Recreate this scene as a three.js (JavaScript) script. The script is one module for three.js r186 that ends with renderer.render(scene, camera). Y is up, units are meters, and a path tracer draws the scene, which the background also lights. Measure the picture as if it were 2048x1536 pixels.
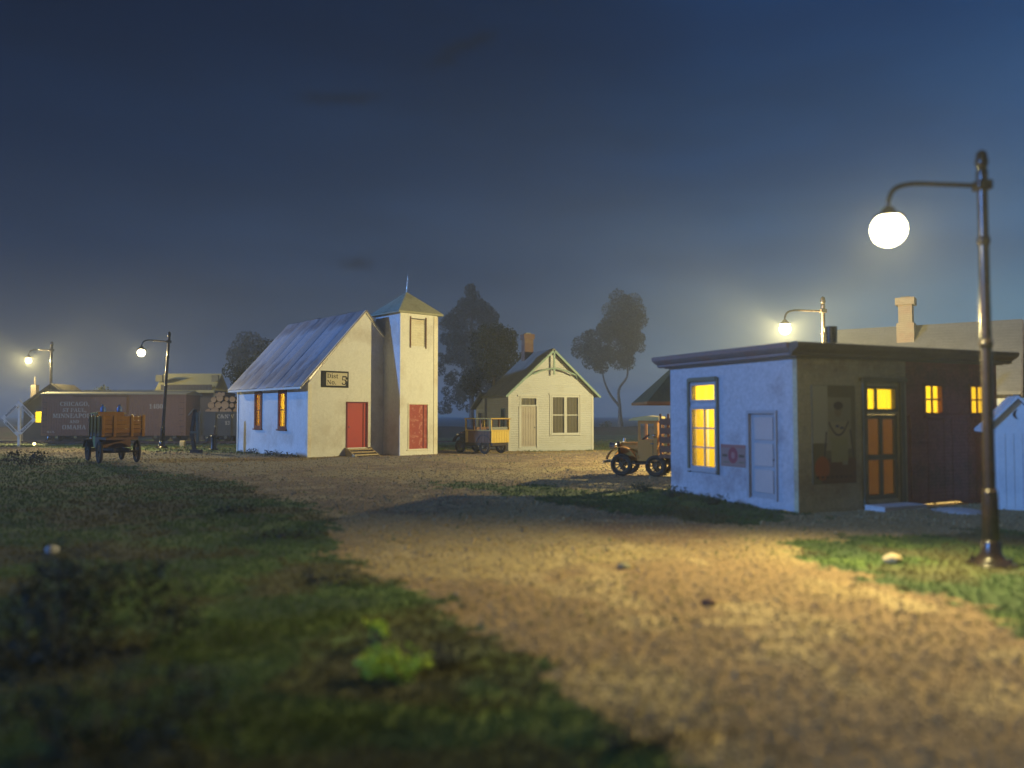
import * as THREE from 'three';
import { mergeGeometries } from 'three/addons/utils/BufferGeometryUtils.js';
import { RoundedBoxGeometry } from 'three/addons/geometries/RoundedBoxGeometry.js';
import { FontLoader } from 'three/addons/loaders/FontLoader.js';
import { TextGeometry } from 'three/addons/geometries/TextGeometry.js';

// ------------------------------------------------------------------ camera, sky, moon-blue key light, exposure
const scene = new THREE.Scene();
const camera = new THREE.PerspectiveCamera(52.72, 4 / 3, 0.1, 2500);
camera.position.set(0, 2, 0);
camera.rotation.x = Math.atan(61 / 1550);
camera.focus = 38;
camera.userData.fStop = 0.3;
const renderer = new THREE.WebGLRenderer({ antialias: true });
renderer.toneMapping = THREE.LinearToneMapping;
renderer.toneMappingExposure = 1;
renderer.shadowMap.enabled = true;

let seed = 12345;
const rnd = () => { seed = (seed + 0x6D2B79F5) | 0; let t = Math.imul(seed ^ (seed >>> 15), 1 | seed); t = (t + Math.imul(t ^ (t >>> 7), 61 | t)) ^ t; return ((t ^ (t >>> 14)) >>> 0) / 4294967296; };
const rr = (a, b) => a + (b - a) * rnd();
const clamp = (x, a = 0, b = 1) => Math.min(b, Math.max(a, x));
const sm = (a, b, x) => { const t = clamp((x - a) / (b - a)); return t * t * (3 - 2 * t); };
const mixc = (a, b, t) => [a[0] + (b[0] - a[0]) * t, a[1] + (b[1] - a[1]) * t, a[2] + (b[2] - a[2]) * t];
const hash = (x, y) => { let h = Math.imul(x, 374761393) + Math.imul(y, 668265263) | 0; h = Math.imul(h ^ (h >>> 13), 1274126177); return ((h ^ (h >>> 16)) >>> 0) / 4294967296; };
function vn(x, y, per = 0) {
  let xi = Math.floor(x), yi = Math.floor(y); const fx = x - xi, fy = y - yi, u = fx * fx * (3 - 2 * fx), v = fy * fy * (3 - 2 * fy);
  let x1 = xi + 1, y1 = yi + 1;
  if (per) { xi = ((xi % per) + per) % per; x1 = ((x1 % per) + per) % per; yi = ((yi % per) + per) % per; y1 = ((y1 % per) + per) % per; }
  const a = hash(xi, yi), b = hash(x1, yi), c = hash(xi, y1), d = hash(x1, y1);
  return a + (b - a) * u + (c - a + (a - b - c + d) * u) * v;
}
function fbm(x, y, o = 4, per = 0) { let s = 0, a = 0.5, n = 0; for (let i = 0; i < o; i++) { s += a * vn(x, y, per); n += a; x = x * 2 + (per ? 0 : 17.3); y = y * 2 + (per ? 0 : 9.1); per *= 2; a *= 0.5; } return s / n; }

{ // dusk sky: deep blue overhead, hazy near the horizon, afterglow towards the right, a few thin dark cloud streaks
  const W = 1024, H = 512, d = new Float32Array(W * H * 4);
  const stops = [[-0.1, [0.1, 0.115, 0.13]], [0.03, [0.1, 0.115, 0.13]], [0.1, [0.055, 0.08, 0.12]], [0.2, [0.02, 0.046, 0.1]], [0.32, [0.007, 0.026, 0.072]], [0.47, [0.0018, 0.014, 0.048]], [0.75, [0.002, 0.011, 0.042]], [1.6, [0.0015, 0.009, 0.034]]];
  const streaks = [[-0.058, 0.452, 0.038, 0.0055, 0.32], [-0.22, 0.384, 0.05, 0.0045, 0.1], [-0.09, 0.432, 0.02, 0.003, 0.15], [-0.20, 0.19, 0.02, 0.004, 0.0]];
  for (let j = 0; j < H; j++) for (let i = 0; i < W; i++) {
    const el = ((j + 0.5) / H - 0.5) * Math.PI, lon = ((i + 0.5) / W - 0.5) * 2 * Math.PI, az = lon + Math.PI / 2; // az: 0 ahead, + to the right
    let k = 0; while (k < stops.length - 2 && el > stops[k + 1][0]) k++;
    let c = mixc(stops[k][1], stops[k + 1][1], sm(0, 1, clamp((el - stops[k][0]) / (stops[k + 1][0] - stops[k][0]))));
    const g = Math.exp(1.35 * Math.cos(az - 1.2) - 0.5);
    const w = Math.max(0, g - 1); c = [c[0] * (g > 1 ? Math.pow(g, 0.5) : g), c[1] * g * (1 + 0.25 * w), c[2] * (0.1 + 0.9 * g) * (1 + 0.35 * w)];
    const cl = 1 + 0.5 * (fbm(az * 3 + 40, el * 11, 5) - 0.5) + 0.25 * (fbm(az * 9 + 4, el * 40 + 3 * az, 4) - 0.5);
    c = c.map((x) => x * cl);
    for (const [a0, e0, wa, we, sl] of streaks) {
      const da = (az - a0) / wa, de = (el - e0 - sl * (az - a0) - 0.006 * (fbm(az * 90, el * 60 + 5, 3) - 0.5)) / we;
      const m = Math.exp(-da * da * da * da - de * de) * (0.4 + 0.9 * fbm(az * 160, el * 90, 3));
      c = mixc(c, [0.004, 0.008, 0.018], clamp(m * 1.25, 0, 0.9));
    }
    const o = (j * W + i) * 4; d[o] = c[0]; d[o + 1] = c[1]; d[o + 2] = c[2]; d[o + 3] = 1;
  }
  const t = new THREE.DataTexture(d, W, H, THREE.RGBAFormat, THREE.FloatType);
  t.mapping = THREE.EquirectangularReflectionMapping; t.magFilter = t.minFilter = THREE.LinearFilter; t.needsUpdate = true;
  scene.background = t; scene.environment = t;
}
const moon = new THREE.DirectionalLight(new THREE.Color().setRGB(0.14, 0.38, 1), 2.6);
moon.position.set(-90, 25, 38); moon.castShadow = true; moon.shadow.radius = 3; moon.shadow.mapSize.set(2048, 2048);
Object.assign(moon.shadow.camera, { left: -80, right: 80, top: 60, bottom: -60, near: 1, far: 400 });
moon.target.position.set(0, 0, -35); moon.position.add(moon.target.position); scene.add(moon, moon.target);
scene.fog = new THREE.FogExp2(new THREE.Color().setRGB(0.9, 0.95, 1), 0.0019);

// ------------------------------------------------------------------ helpers
const V = (x, y, z) => new THREE.Vector3(x, y, z);
const names = {};
function numbered(n) { const k = names[n] = (names[n] ?? -1) + 1; return k ? n + '_' + String(k).padStart(3, '0') : n; }
function uvMetres(g) { // uv in metres from the dominant axis of each face
  if (g.index) g = g.toNonIndexed();
  const p = g.attributes.position, uv = new Float32Array(p.count * 2), a = V(), b = V(), c = V(), n = V();
  for (let i = 0; i < p.count; i += 3) {
    a.fromBufferAttribute(p, i); b.fromBufferAttribute(p, i + 1); c.fromBufferAttribute(p, i + 2);
    n.crossVectors(b.clone().sub(a), c.clone().sub(a)); const x = Math.abs(n.x), y = Math.abs(n.y), z = Math.abs(n.z);
    [a, b, c].forEach((q, k) => { const o = (i + k) * 2; if (z >= x && z >= y) { uv[o] = q.x; uv[o + 1] = q.y; } else if (x >= y) { uv[o] = q.z; uv[o + 1] = q.y; } else { uv[o] = q.x; uv[o + 1] = q.z; } });
  }
  g.setAttribute('uv', new THREE.BufferAttribute(uv, 2)); return g;
}
function obj(name, geos, mat, parent, keepUv) {
  geos = [].concat(geos).map((g) => { g = g.index ? g.toNonIndexed() : g; for (const k of Object.keys(g.attributes)) if (!['position', 'normal', 'uv'].includes(k)) g.deleteAttribute(k); if (!g.attributes.uv) g.setAttribute('uv', new THREE.BufferAttribute(new Float32Array(g.attributes.position.count * 2), 2)); return g; });
  let g = geos.length > 1 ? mergeGeometries(geos) : geos[0];
  if (!keepUv) g = uvMetres(g);
  const m = new THREE.Mesh(g, mat); m.castShadow = m.receiveShadow = true;
  m.name = parent ? name : numbered(name); (parent ?? scene).add(m); return m;
}
function tag(o, label, category, group, kind) { if (label) o.userData.label = label; if (category) o.userData.category = category; if (group) o.userData.group = group; if (kind) o.userData.kind = kind; return o; }
function thing(name, label, category, [x, y, z], turn = 0, group) { const o = new THREE.Group(); o.name = numbered(name); o.position.set(x, y, z); o.rotation.y = turn; scene.add(o); return tag(o, label, category, group); }
const bx = (x0, x1, y0, y1, z0, z1) => { const g = new THREE.BoxGeometry(x1 - x0, y1 - y0, z1 - z0); g.translate((x0 + x1) / 2, (y0 + y1) / 2, (z0 + z1) / 2); return g; };
const rbx = (x0, x1, y0, y1, z0, z1, r = 0.02) => { const g = new RoundedBoxGeometry(x1 - x0, y1 - y0, z1 - z0, 2, r); g.translate((x0 + x1) / 2, (y0 + y1) / 2, (z0 + z1) / 2); return g; };
const bar = (a, b, w, h = w) => { const d = b.clone().sub(a), g = new THREE.BoxGeometry(w, h, d.length()); g.applyMatrix4(new THREE.Matrix4().lookAt(b, a, Math.abs(d.clone().normalize().y) > 0.99 ? V(1, 0, 0) : V(0, 1, 0))); const m = a.clone().add(b).multiplyScalar(0.5); g.translate(m.x, m.y, m.z); return g; };
const rod = (a, b, r0, r1 = r0, n = 10) => { const d = b.clone().sub(a), g = new THREE.CylinderGeometry(r1, r0, d.length(), n); g.applyQuaternion(new THREE.Quaternion().setFromUnitVectors(V(0, 1, 0), d.normalize())); const m = a.clone().add(b).multiplyScalar(0.5); g.translate(m.x, m.y, m.z); return g; };
const tube = (pts, r, n = 8, seg = 20) => new THREE.TubeGeometry(new THREE.CatmullRomCurve3(pts), seg, r, n);
const lathe = (pts, n = 20) => new THREE.LatheGeometry(pts.map(([x, y]) => new THREE.Vector2(x, y)), n);
const at = (g, x, y, z, ry = 0) => { if (ry) g.rotateY(ry); g.translate(x, y, z); return g; };
// a wall in the xy plane, its outer face at z = 0, with rectangular openings [x0, x1, y0, y1]
function wallGeo(pts, holes, t = 0.12) {
  const s = new THREE.Shape(pts.map(([x, y]) => new THREE.Vector2(x, y)));
  for (const [x0, x1, y0, y1] of holes) s.holes.push(new THREE.Path([[x0, y0], [x0, y1], [x1, y1], [x1, y0]].map(([x, y]) => new THREE.Vector2(x, y))));
  const g = new THREE.ExtrudeGeometry(s, { depth: t, bevelEnabled: false }); g.translate(0, 0, -t); return g;
}
function polyExtrude(pts, t) { const g = new THREE.ExtrudeGeometry(new THREE.Shape(pts.map(([x, y]) => new THREE.Vector2(x, y))), { depth: t, bevelEnabled: false }); return g; }

// ------------------------------------------------------------------ materials
function tex(n, f, srgb, rep = 1) { // f(u, v) -> [r, g, b] linear 0..1
  const d = new Uint8Array(n * n * 4);
  for (let j = 0; j < n; j++) for (let i = 0; i < n; i++) { const c = f(i / n, j / n), o = (j * n + i) * 4; for (let k = 0; k < 3; k++) { const x = clamp(c[k]); d[o + k] = 255 * (srgb ? (x < 0.0031308 ? 12.92 * x : 1.055 * Math.pow(x, 1 / 2.4) - 0.055) : x); } d[o + 3] = 255; }
  const t = new THREE.DataTexture(d, n, n); t.wrapS = t.wrapT = THREE.RepeatWrapping; t.magFilter = THREE.LinearFilter; t.minFilter = THREE.LinearMipmapLinearFilter; t.generateMipmaps = true; t.repeat.set(rep, rep);
  if (srgb) t.colorSpace = THREE.SRGBColorSpace; t.needsUpdate = true; return t;
}
const S = (c, r = 0.8, o = {}) => new THREE.MeshStandardMaterial({ color: new THREE.Color().setRGB(...c), roughness: r, ...o });
// painted or weathered surface: base colour, second colour in patches, fine grain; tile of `size` metres
function weathered(a, b, { size = 4, amt = 0.5, grain = 0.12, streak = 0, f = 4, rough = 0.85, bump = 0, lines = 0, seedOff = 0 } = {}) {
  const fn = (u, v) => {
    const p = sm(0.45, 0.8, fbm(u * f + seedOff, v * f + seedOff, 4, f)) * amt, st = streak ? streak * sm(0.45, 0.85, fbm(u * 32, v * 4, 3, 4)) : 0;
    const g = 1 + grain * (vn(u * 170, v * 170, 170) + vn(u * 60, v * 60, 60) - 1), c = mixc(a, b, clamp(p + st));
    return c.map((x) => x * g);
  };
  const m = new THREE.MeshStandardMaterial({ map: tex(192, fn, true, 1 / size), roughness: rough });
  if (bump) { m.bumpMap = tex(192, (u, v) => { const l = lines ? ((v * lines) % 1) : 0, k = lines ? 0.75 * l + 0.25 * vn(u * 40, v * 40, 40) : fbm(u * 20, v * 20, 3, 20); return [k, k, k]; }, false, 1 / size); m.bumpScale = bump; }
  return m;
}
const M = {
  churchWall: weathered([0.72, 0.72, 0.71], [0.45, 0.39, 0.33], { size: 5, amt: 0.4, grain: 0.1, streak: 0.16, f: 6 }),
  churchTrim: weathered([0.74, 0.71, 0.63], [0.45, 0.33, 0.2], { size: 3, amt: 0.5, grain: 0.1 }),
  churchRoof: weathered([0.36, 0.37, 0.42], [0.17, 0.15, 0.16], { size: 3, amt: 0.85, grain: 0.25, streak: 0.35, f: 3, rough: 0.65 }),
  churchRoof2: weathered([0.30, 0.29, 0.31], [0.22, 0.16, 0.15], { size: 3, amt: 0.8, grain: 0.25, streak: 0.3, f: 3, rough: 0.7, seedOff: 3 }),
  towerRoof: weathered([0.34, 0.34, 0.25], [0.2, 0.2, 0.14], { size: 2, amt: 0.6, grain: 0.3 }),
  redDoor: weathered([0.42, 0.022, 0.014], [0.32, 0.018, 0.014], { size: 2, amt: 0.5, grain: 0.1, rough: 0.6 }),
  pinkDoor: weathered([0.34, 0.07, 0.055], [0.5, 0.22, 0.17], { size: 0.8, amt: 0.9, grain: 0.4, f: 8 }),
  darkRed: weathered([0.16, 0.03, 0.025], [0.1, 0.02, 0.02], { size: 2, grain: 0.1 }),
  stepWood: weathered([0.5, 0.4, 0.24], [0.3, 0.2, 0.12], { size: 1, amt: 0.7, grain: 0.2 }),
  houseWall: weathered([0.43, 0.45, 0.5], [0.35, 0.33, 0.31], { size: 2, amt: 0.35, grain: 0.07, bump: 0.02, lines: 16 }),
  houseTrim: weathered([0.46, 0.47, 0.5], [0.38, 0.36, 0.32], { size: 2, amt: 0.3, grain: 0.06 }),
  houseDoor: weathered([0.36, 0.33, 0.32], [0.3, 0.26, 0.25], { size: 1.5, amt: 0.5, grain: 0.08 }),
  houseRoof: weathered([0.17, 0.175, 0.16], [0.1, 0.1, 0.09], { size: 2.4, amt: 0.5, grain: 0.35, bump: 0.01, lines: 14 }),
  teal: weathered([0.2, 0.29, 0.28], [0.27, 0.32, 0.28], { size: 2, amt: 0.5, grain: 0.1 }),
  brick: weathered([0.13, 0.075, 0.06], [0.19, 0.135, 0.1], { size: 1.2, amt: 0.7, grain: 0.35, bump: 0.012, lines: 14 }),
  brickPale: weathered([0.22, 0.17, 0.11], [0.2, 0.11, 0.07], { size: 1.2, amt: 0.6, grain: 0.35, bump: 0.012, lines: 14 }),
  greyWall: weathered([0.44, 0.43, 0.45], [0.3, 0.27, 0.28], { size: 3, amt: 0.8, grain: 0.22, streak: 0.3, f: 6, bump: 0.006 }),
  oliveWall: weathered([0.46, 0.41, 0.26], [0.3, 0.24, 0.16], { size: 2.5, amt: 0.8, grain: 0.25, streak: 0.3, bump: 0.012, lines: 30 }),
  maroon: weathered([0.27, 0.1, 0.09], [0.17, 0.08, 0.065], { size: 2.2, amt: 0.8, grain: 0.3, streak: 0.4, bump: 0.012, lines: 28 }),
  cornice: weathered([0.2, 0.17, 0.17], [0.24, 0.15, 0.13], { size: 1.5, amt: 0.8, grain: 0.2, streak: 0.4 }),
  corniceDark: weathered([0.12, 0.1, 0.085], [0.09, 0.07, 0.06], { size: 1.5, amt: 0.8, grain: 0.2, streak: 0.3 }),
  doorGrey: weathered([0.36, 0.35, 0.36], [0.3, 0.28, 0.28], { size: 1.6, amt: 0.5, grain: 0.08 }),
  doorPink: weathered([0.5, 0.4, 0.36], [0.46, 0.36, 0.33], { size: 1.6, amt: 0.5, grain: 0.08 }),
  oliveTrim: weathered([0.16, 0.15, 0.1], [0.12, 0.1, 0.07], { size: 1.4, amt: 0.5, grain: 0.12 }),
  depotRoof: weathered([0.14, 0.13, 0.11], [0.1, 0.09, 0.075], { size: 3, amt: 0.6, grain: 0.2, bump: 0.01, lines: 20 }),
  depotWall: weathered([0.4, 0.42, 0.42], [0.3, 0.3, 0.3], { size: 3, amt: 0.6, grain: 0.12 }),
  canopy: weathered([0.16, 0.125, 0.05], [0.11, 0.08, 0.04], { size: 2, amt: 0.6, grain: 0.2 }),
  orangeWood: weathered([0.36, 0.16, 0.05], [0.25, 0.1, 0.04], { size: 2, amt: 0.6, grain: 0.2 }),
  outhouse: weathered([0.66, 0.7, 0.7], [0.55, 0.6, 0.62], { size: 2, amt: 0.6, grain: 0.08, streak: 0.3 }),
  boxcar: weathered([0.22, 0.115, 0.07], [0.16, 0.08, 0.055], { size: 3, amt: 0.6, grain: 0.15, bump: 0.006, lines: 0 }),
  boxRoof: weathered([0.32, 0.28, 0.18], [0.22, 0.18, 0.12], { size: 3, amt: 0.6, grain: 0.2 }),
  gondola: weathered([0.07, 0.072, 0.07], [0.05, 0.045, 0.04], { size: 3, amt: 0.6, grain: 0.2 }),
  letters: weathered([0.5, 0.46, 0.4], [0.25, 0.2, 0.17], { size: 0.8, amt: 0.7, grain: 0.3, f: 6 }),
  bark: weathered([0.09, 0.055, 0.035], [0.05, 0.03, 0.02], { size: 1, amt: 0.8, grain: 0.3 }),
  cut: weathered([0.42, 0.27, 0.14], [0.3, 0.17, 0.08], { size: 0.6, amt: 0.7, grain: 0.25 }),
  iron: weathered([0.02, 0.02, 0.022], [0.04, 0.025, 0.018], { size: 1, amt: 0.7, grain: 0.2, rough: 0.35 }),
  postBlack: weathered([0.018, 0.013, 0.011], [0.035, 0.022, 0.016], { size: 0.6, amt: 0.9, grain: 0.3, f: 6, rough: 0.24 }),
  rust: weathered([0.09, 0.045, 0.03], [0.05, 0.035, 0.03], { size: 1, amt: 0.8, grain: 0.3 }),
  tie: weathered([0.06, 0.045, 0.035], [0.04, 0.03, 0.025], { size: 1, amt: 0.7, grain: 0.3 }),
  darkShed: weathered([0.06, 0.045, 0.035], [0.035, 0.03, 0.025], { size: 2, amt: 0.7, grain: 0.2 }),
  tanRoof: weathered([0.3, 0.27, 0.13], [0.22, 0.19, 0.1], { size: 3, amt: 0.6, grain: 0.2 }),
  signWhite: weathered([0.82, 0.8, 0.78], [0.6, 0.55, 0.53], { size: 0.5, amt: 0.6, grain: 0.2, f: 6 }),
  signBlack: S([0.03, 0.03, 0.03], 0.7),
  tyre: weathered([0.03, 0.022, 0.014], [0.045, 0.033, 0.02], { size: 0.6, amt: 0.6, grain: 0.2 }),
  spoke: weathered([0.12, 0.08, 0.04], [0.04, 0.03, 0.025], { size: 0.6, grain: 0.2 }),
  orangePaint: weathered([0.32, 0.15, 0.02], [0.22, 0.085, 0.014], { size: 1, amt: 0.6, grain: 0.12, streak: 0.3, rough: 0.35 }),
  redPaint: weathered([0.13, 0.018, 0.018], [0.08, 0.015, 0.015], { size: 1, amt: 0.5, grain: 0.1, rough: 0.4 }),
  tanPanel: weathered([0.3, 0.25, 0.08], [0.22, 0.19, 0.1], { size: 1, amt: 0.5, grain: 0.1 }),
  darkPaint: weathered([0.03, 0.02, 0.012], [0.045, 0.03, 0.018], { size: 1, amt: 0.5, grain: 0.1, rough: 0.5 }),
  yellowWood: weathered([0.5, 0.36, 0.07], [0.4, 0.26, 0.05], { size: 1, amt: 0.6, grain: 0.14, streak: 0.4, rough: 0.5 }),
  tanPaint: weathered([0.62, 0.27, 0.045], [0.5, 0.2, 0.035], { size: 1.2, amt: 0.5, grain: 0.08, rough: 0.42 }),
  creamRoof: weathered([0.62, 0.48, 0.16], [0.52, 0.38, 0.12], { size: 1.2, amt: 0.5, grain: 0.08, rough: 0.5 }),
  brownWood: weathered([0.17, 0.09, 0.05], [0.12, 0.06, 0.04], { size: 1, amt: 0.6, grain: 0.2 }),
  greyCloth: weathered([0.2, 0.21, 0.21], [0.15, 0.15, 0.15], { size: 1, amt: 0.6, grain: 0.15 }),
  blueCan: S([0.1, 0.18, 0.42], 0.4),
  chrome: S([0.6, 0.58, 0.52], 0.22, { metalness: 0.9 }),
  stone: weathered([0.55, 0.53, 0.52], [0.35, 0.33, 0.32], { size: 0.4, amt: 0.6, grain: 0.2 }),
  paleStone: weathered([0.42, 0.34, 0.2], [0.3, 0.22, 0.13], { size: 0.4, amt: 0.6, grain: 0.2 }),
  plaster: weathered([0.7, 0.62, 0.42], [0.6, 0.5, 0.34], { size: 2, amt: 0.5, grain: 0.06 }),
  trunk: weathered([0.07, 0.055, 0.045], [0.04, 0.035, 0.03], { size: 1, amt: 0.8, grain: 0.3 }),
  glass: new THREE.MeshPhysicalMaterial({ color: 0xffffff, transmission: 1, thickness: 0, roughness: 0.06, ior: 1.5 }),
  yellowBlind: new THREE.MeshPhysicalMaterial({ color: new THREE.Color().setRGB(1, 0.76, 0.02), transmission: 0.7, thickness: 0, roughness: 1 }),
  amberBlind: new THREE.MeshPhysicalMaterial({ color: new THREE.Color().setRGB(0.075, 0.034, 0.005), transmission: 0.6, thickness: 0, roughness: 1 }),
  darkBlind: S([0.1, 0.09, 0.065], 0.95),
  bulb: new THREE.MeshStandardMaterial({ color: 0xfff2d0, emissive: new THREE.Color().setRGB(1, 0.88, 0.55), emissiveIntensity: 22, roughness: 0.4 }),
  roomBulb: new THREE.MeshStandardMaterial({ color: 0xfff2d0, emissive: new THREE.Color().setRGB(1, 0.7, 0.25), emissiveIntensity: 8, roughness: 0.4 }),
};

// ------------------------------------------------------------------ ground
const POLY = {
  left: [[-60, -60], [-29.6, -40.9], [-19.6, -35.4], [-12, -26.8], [-7.8, -22.4], [-4.7, -17.2], [-2.96, -13.8], [-2.58, -12.45], [-2.64, -11.3], [-2.02, -10.4], [-1.06, -9.05], [-0.64, -8.12], [-0.29, -7.12], [0.14, -6.28], [0.28, -5.82], [0.54, -5.42], [0.79, -5.08], [0.91, -4.71], [1.03, -4.1], [0.74, -2], [0.7, 4], [-60, 4]],
  mid: [[-2.92, -23.4], [-0.35, -22.4], [2.26, -20.3], [4.2, -20.5], [5.5, -18.2], [6.0, -15.2], [4.13, -14.0], [2.25, -15.5], [0.89, -18.2], [-0.98, -20.6]],
  right: [[4.19, -12.2], [5.5, -12.7], [10.65, -14.1], [30, -16], [30, -4], [5.67, -6.0], [4.76, -7.3], [4.86, -8.7], [4.39, -9.5], [3.96, -10.75]],
  back: [[-60, -85], [-60, -47], [-29, -47.5], [-27, -46.5], [-19.5, -42.5], [-14.2, -40.2], [-10.2, -36.6], [-12, -44], [-5, -43.2], [-0.6, -44.6], [0.2, -42.1], [6, -44.0], [12, -42], [40, -40], [60, -85]],
};
function inside(poly, x, z) { let r = false; for (let i = 0, j = poly.length - 1; i < poly.length; j = i++) { const [xi, zi] = poly[i], [xj, zj] = poly[j]; if ((zi > z) !== (zj > z) && x < (xj - xi) * (z - zi) / (zj - zi) + xi) r = !r; } return r; }
const TX = [-44, 36], TZ = [-76, 4], MN = 1024, mask = new Uint8Array(MN * MN);
for (let j = 0; j < MN; j++) for (let i = 0; i < MN; i++) { // grass or gravel, with ragged edges
  const x = TX[0] + 80 * (i + 0.5) / MN, z = TZ[0] + 80 * (j + 0.5) / MN, s = clamp(-z / 14, 0.35, 1.6), n1 = fbm(x * 1.1 + 7, z * 1.1, 3), n2 = fbm(x * 1.1 + 50, z * 1.1 + 30, 3);
  const wx = x + s * 1.3 * (n1 - 0.5) + s * 0.9 * (hash(i >> 1, j >> 1) - 0.5) * hash(i, j), wz = z + s * 1.3 * (n2 - 0.5) + s * 0.9 * (hash(i >> 1, (j >> 1) + 5000) - 0.5) * hash(i, j + 9);
  mask[j * MN + i] = inside(POLY.left, wx, wz) || inside(POLY.mid, wx, wz) || inside(POLY.right, wx, wz) || inside(POLY.back, wx, wz) ? 1 : 0;
}
const isGrass = (x, z) => { const i = Math.floor((x - TX[0]) / 80 * MN), j = Math.floor((z - TZ[0]) / 80 * MN); return i < 0 || j < 0 || i >= MN || j >= MN ? true : mask[j * MN + i] === 1; };
const MOUNDS = [[3.55, -18.6, 0.8, 0.2], [4.15, -17.6, 0.7, 0.17], [4.7, -16.6, 0.5, 0.12], [8.2, -15.9, 1.0, 0.06], [-3.3, -35.8, 0.9, 0.1], [-7.6, -34.8, 0.8, 0.08], [-10.9, -37.2, 0.9, 0.1], [-4.4, -8.4, 1.2, 0.14], [-2.2, -5.0, 0.9, 0.1]];
function groundY(x, z) {
  let y = 0.05 * (fbm(x * 0.5 + 3, z * 0.5, 3) - 0.5) + 0.035 * (fbm(x * 2.2, z * 2.2 + 8, 3) - 0.5) - 0.34 * sm(-47, -58, z) * sm(2, -10, x);
  for (const [mx, mz, r, h] of MOUNDS) { const d = ((x - mx) ** 2 + (z - mz) ** 2) / (r * r); if (d < 4) y += h * Math.exp(-d * 1.6) * (0.6 + 0.8 * fbm(x * 3, z * 3, 2)); }
  return y;
}
{
  const n = 1600, d = new Uint8Array(n * n * 4), enc = (x) => 255 * (x < 0.0031308 ? 12.92 * x : 1.055 * Math.pow(x, 1 / 2.4) - 0.055);
  const gA = [0.085, 0.135, 0.028], gB = [0.042, 0.07, 0.022], gC = [0.1, 0.08, 0.04], rA = [0.3, 0.23, 0.1], rB = [0.2, 0.13, 0.065], rC = [0.37, 0.29, 0.15];
  for (let j = 0; j < n; j++) for (let i = 0; i < n; i++) {
    const x = TX[0] + (TX[1] - TX[0]) * (i + 0.5) / n, z = TZ[0] + (TZ[1] - TZ[0]) * (j + 0.5) / n, o = (j * n + i) * 4;
    const big = fbm(x * 0.35, z * 0.35 + 4, 2), med = fbm(x * 1.7 + 11, z * 1.7, 2), fine = hash(i, j);
    let c;
    if (isGrass(x, z)) { c = mixc(gB, gA, sm(0.3, 0.7, med)); c = mixc(c, gC, 0.7 * sm(0.55, 0.75, fbm(x * 0.8 + 31, z * 0.8, 2))); c = c.map((v) => v * (0.75 + 0.5 * fine)); }
    else { c = mixc(rA, rB, sm(0.42, 0.62, big)); c = mixc(c, rC, 0.6 * sm(0.55, 0.75, med)); c = c.map((v) => v * (0.82 + 0.36 * fine)); if (hash(i + 991, j + 7) > 0.985) c = c.map((v) => v * 1.6); else if (hash(i + 91, j + 77) > 0.98) c = c.map((v) => v * 0.4); }
    d[o] = enc(clamp(c[0])); d[o + 1] = enc(clamp(c[1])); d[o + 2] = enc(clamp(c[2])); d[o + 3] = 255;
  }
  const t = new THREE.DataTexture(d, n, n); t.colorSpace = THREE.SRGBColorSpace; t.magFilter = THREE.LinearFilter; t.minFilter = THREE.LinearMipmapLinearFilter; t.generateMipmaps = true; t.needsUpdate = true;
  const NX = 260, NZ = 280, pos = [], uv = [], idx = [];
  for (let j = 0; j <= NZ; j++) for (let i = 0; i <= NX; i++) {
    const a = i / NX * 2 - 1, x = i === 0 ? TX[0] : i === NX ? TX[1] : (a < 0 ? -44 * Math.pow(-a, 1.7) : 36 * Math.pow(a, 1.7)), z = TZ[1] + (TZ[0] - TZ[1]) * Math.pow(j / NZ, 1.6);
    pos.push(x, groundY(x, z), z); uv.push((x - TX[0]) / 80, (z - TZ[0]) / 80);
  }
  for (let j = 0; j < NZ; j++) for (let i = 0; i < NX; i++) { const a = j * (NX + 1) + i, b = a + 1, c = a + NX + 1, e = c + 1; idx.push(a, b, c, b, e, c); }
  const g = new THREE.BufferGeometry(); g.setAttribute('position', new THREE.Float32BufferAttribute(pos, 3)); g.setAttribute('uv', new THREE.Float32BufferAttribute(uv, 2)); g.setIndex(idx); g.computeVertexNormals();
  tag(obj('ground', g, new THREE.MeshStandardMaterial({ map: t, roughness: 0.95 }), null, true), 'gravel yard and rough grass lit by street lamps', 'ground', null, 'structure');
  const ff = new THREE.PlaneGeometry(900, 900); ff.rotateX(-Math.PI / 2); ff.translate(0, -0.48, -200);
  tag(obj('field', ff, weathered([0.05, 0.06, 0.03], [0.08, 0.065, 0.04], { size: 30, amt: 0.8, grain: 0.3, f: 6 }), null), 'dark open field beyond the village', 'field', null, 'structure');
}
{ // low earth bank along the far edge of the village
  const pos = [], idx = [], NX = 160, prof = [[-3.2, -0.5], [-1.8, 0.35], [-0.8, 0.72], [0.3, 0.7], [1.6, 0.2], [3.2, -0.5]];
  for (let i = 0; i <= NX; i++) { const x = -90 + 180 * i / NX; prof.forEach(([dz, y]) => pos.push(x + 0.3 * (rnd() - 0.5), y + (y > 0 ? 0.35 * (fbm(x * 0.7, dz * 2, 3) - 0.5) : 0), -81 + dz + 0.5 * fbm(x * 0.2, 3, 2))); }
  for (let i = 0; i < NX; i++) for (let k = 0; k < 5; k++) { const a = i * 6 + k, b = a + 6; idx.push(a, a + 1, b, b, a + 1, b + 1); }
  const g = new THREE.BufferGeometry(); g.setAttribute('position', new THREE.Float32BufferAttribute(pos, 3)); g.setIndex(idx); g.computeVertexNormals();
  tag(obj('embankment', g, weathered([0.07, 0.05, 0.035], [0.04, 0.05, 0.025], { size: 5, amt: 0.8, grain: 0.3 }), null), 'low dark earth bank along the far field', 'embankment', null, 'structure');
}

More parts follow.
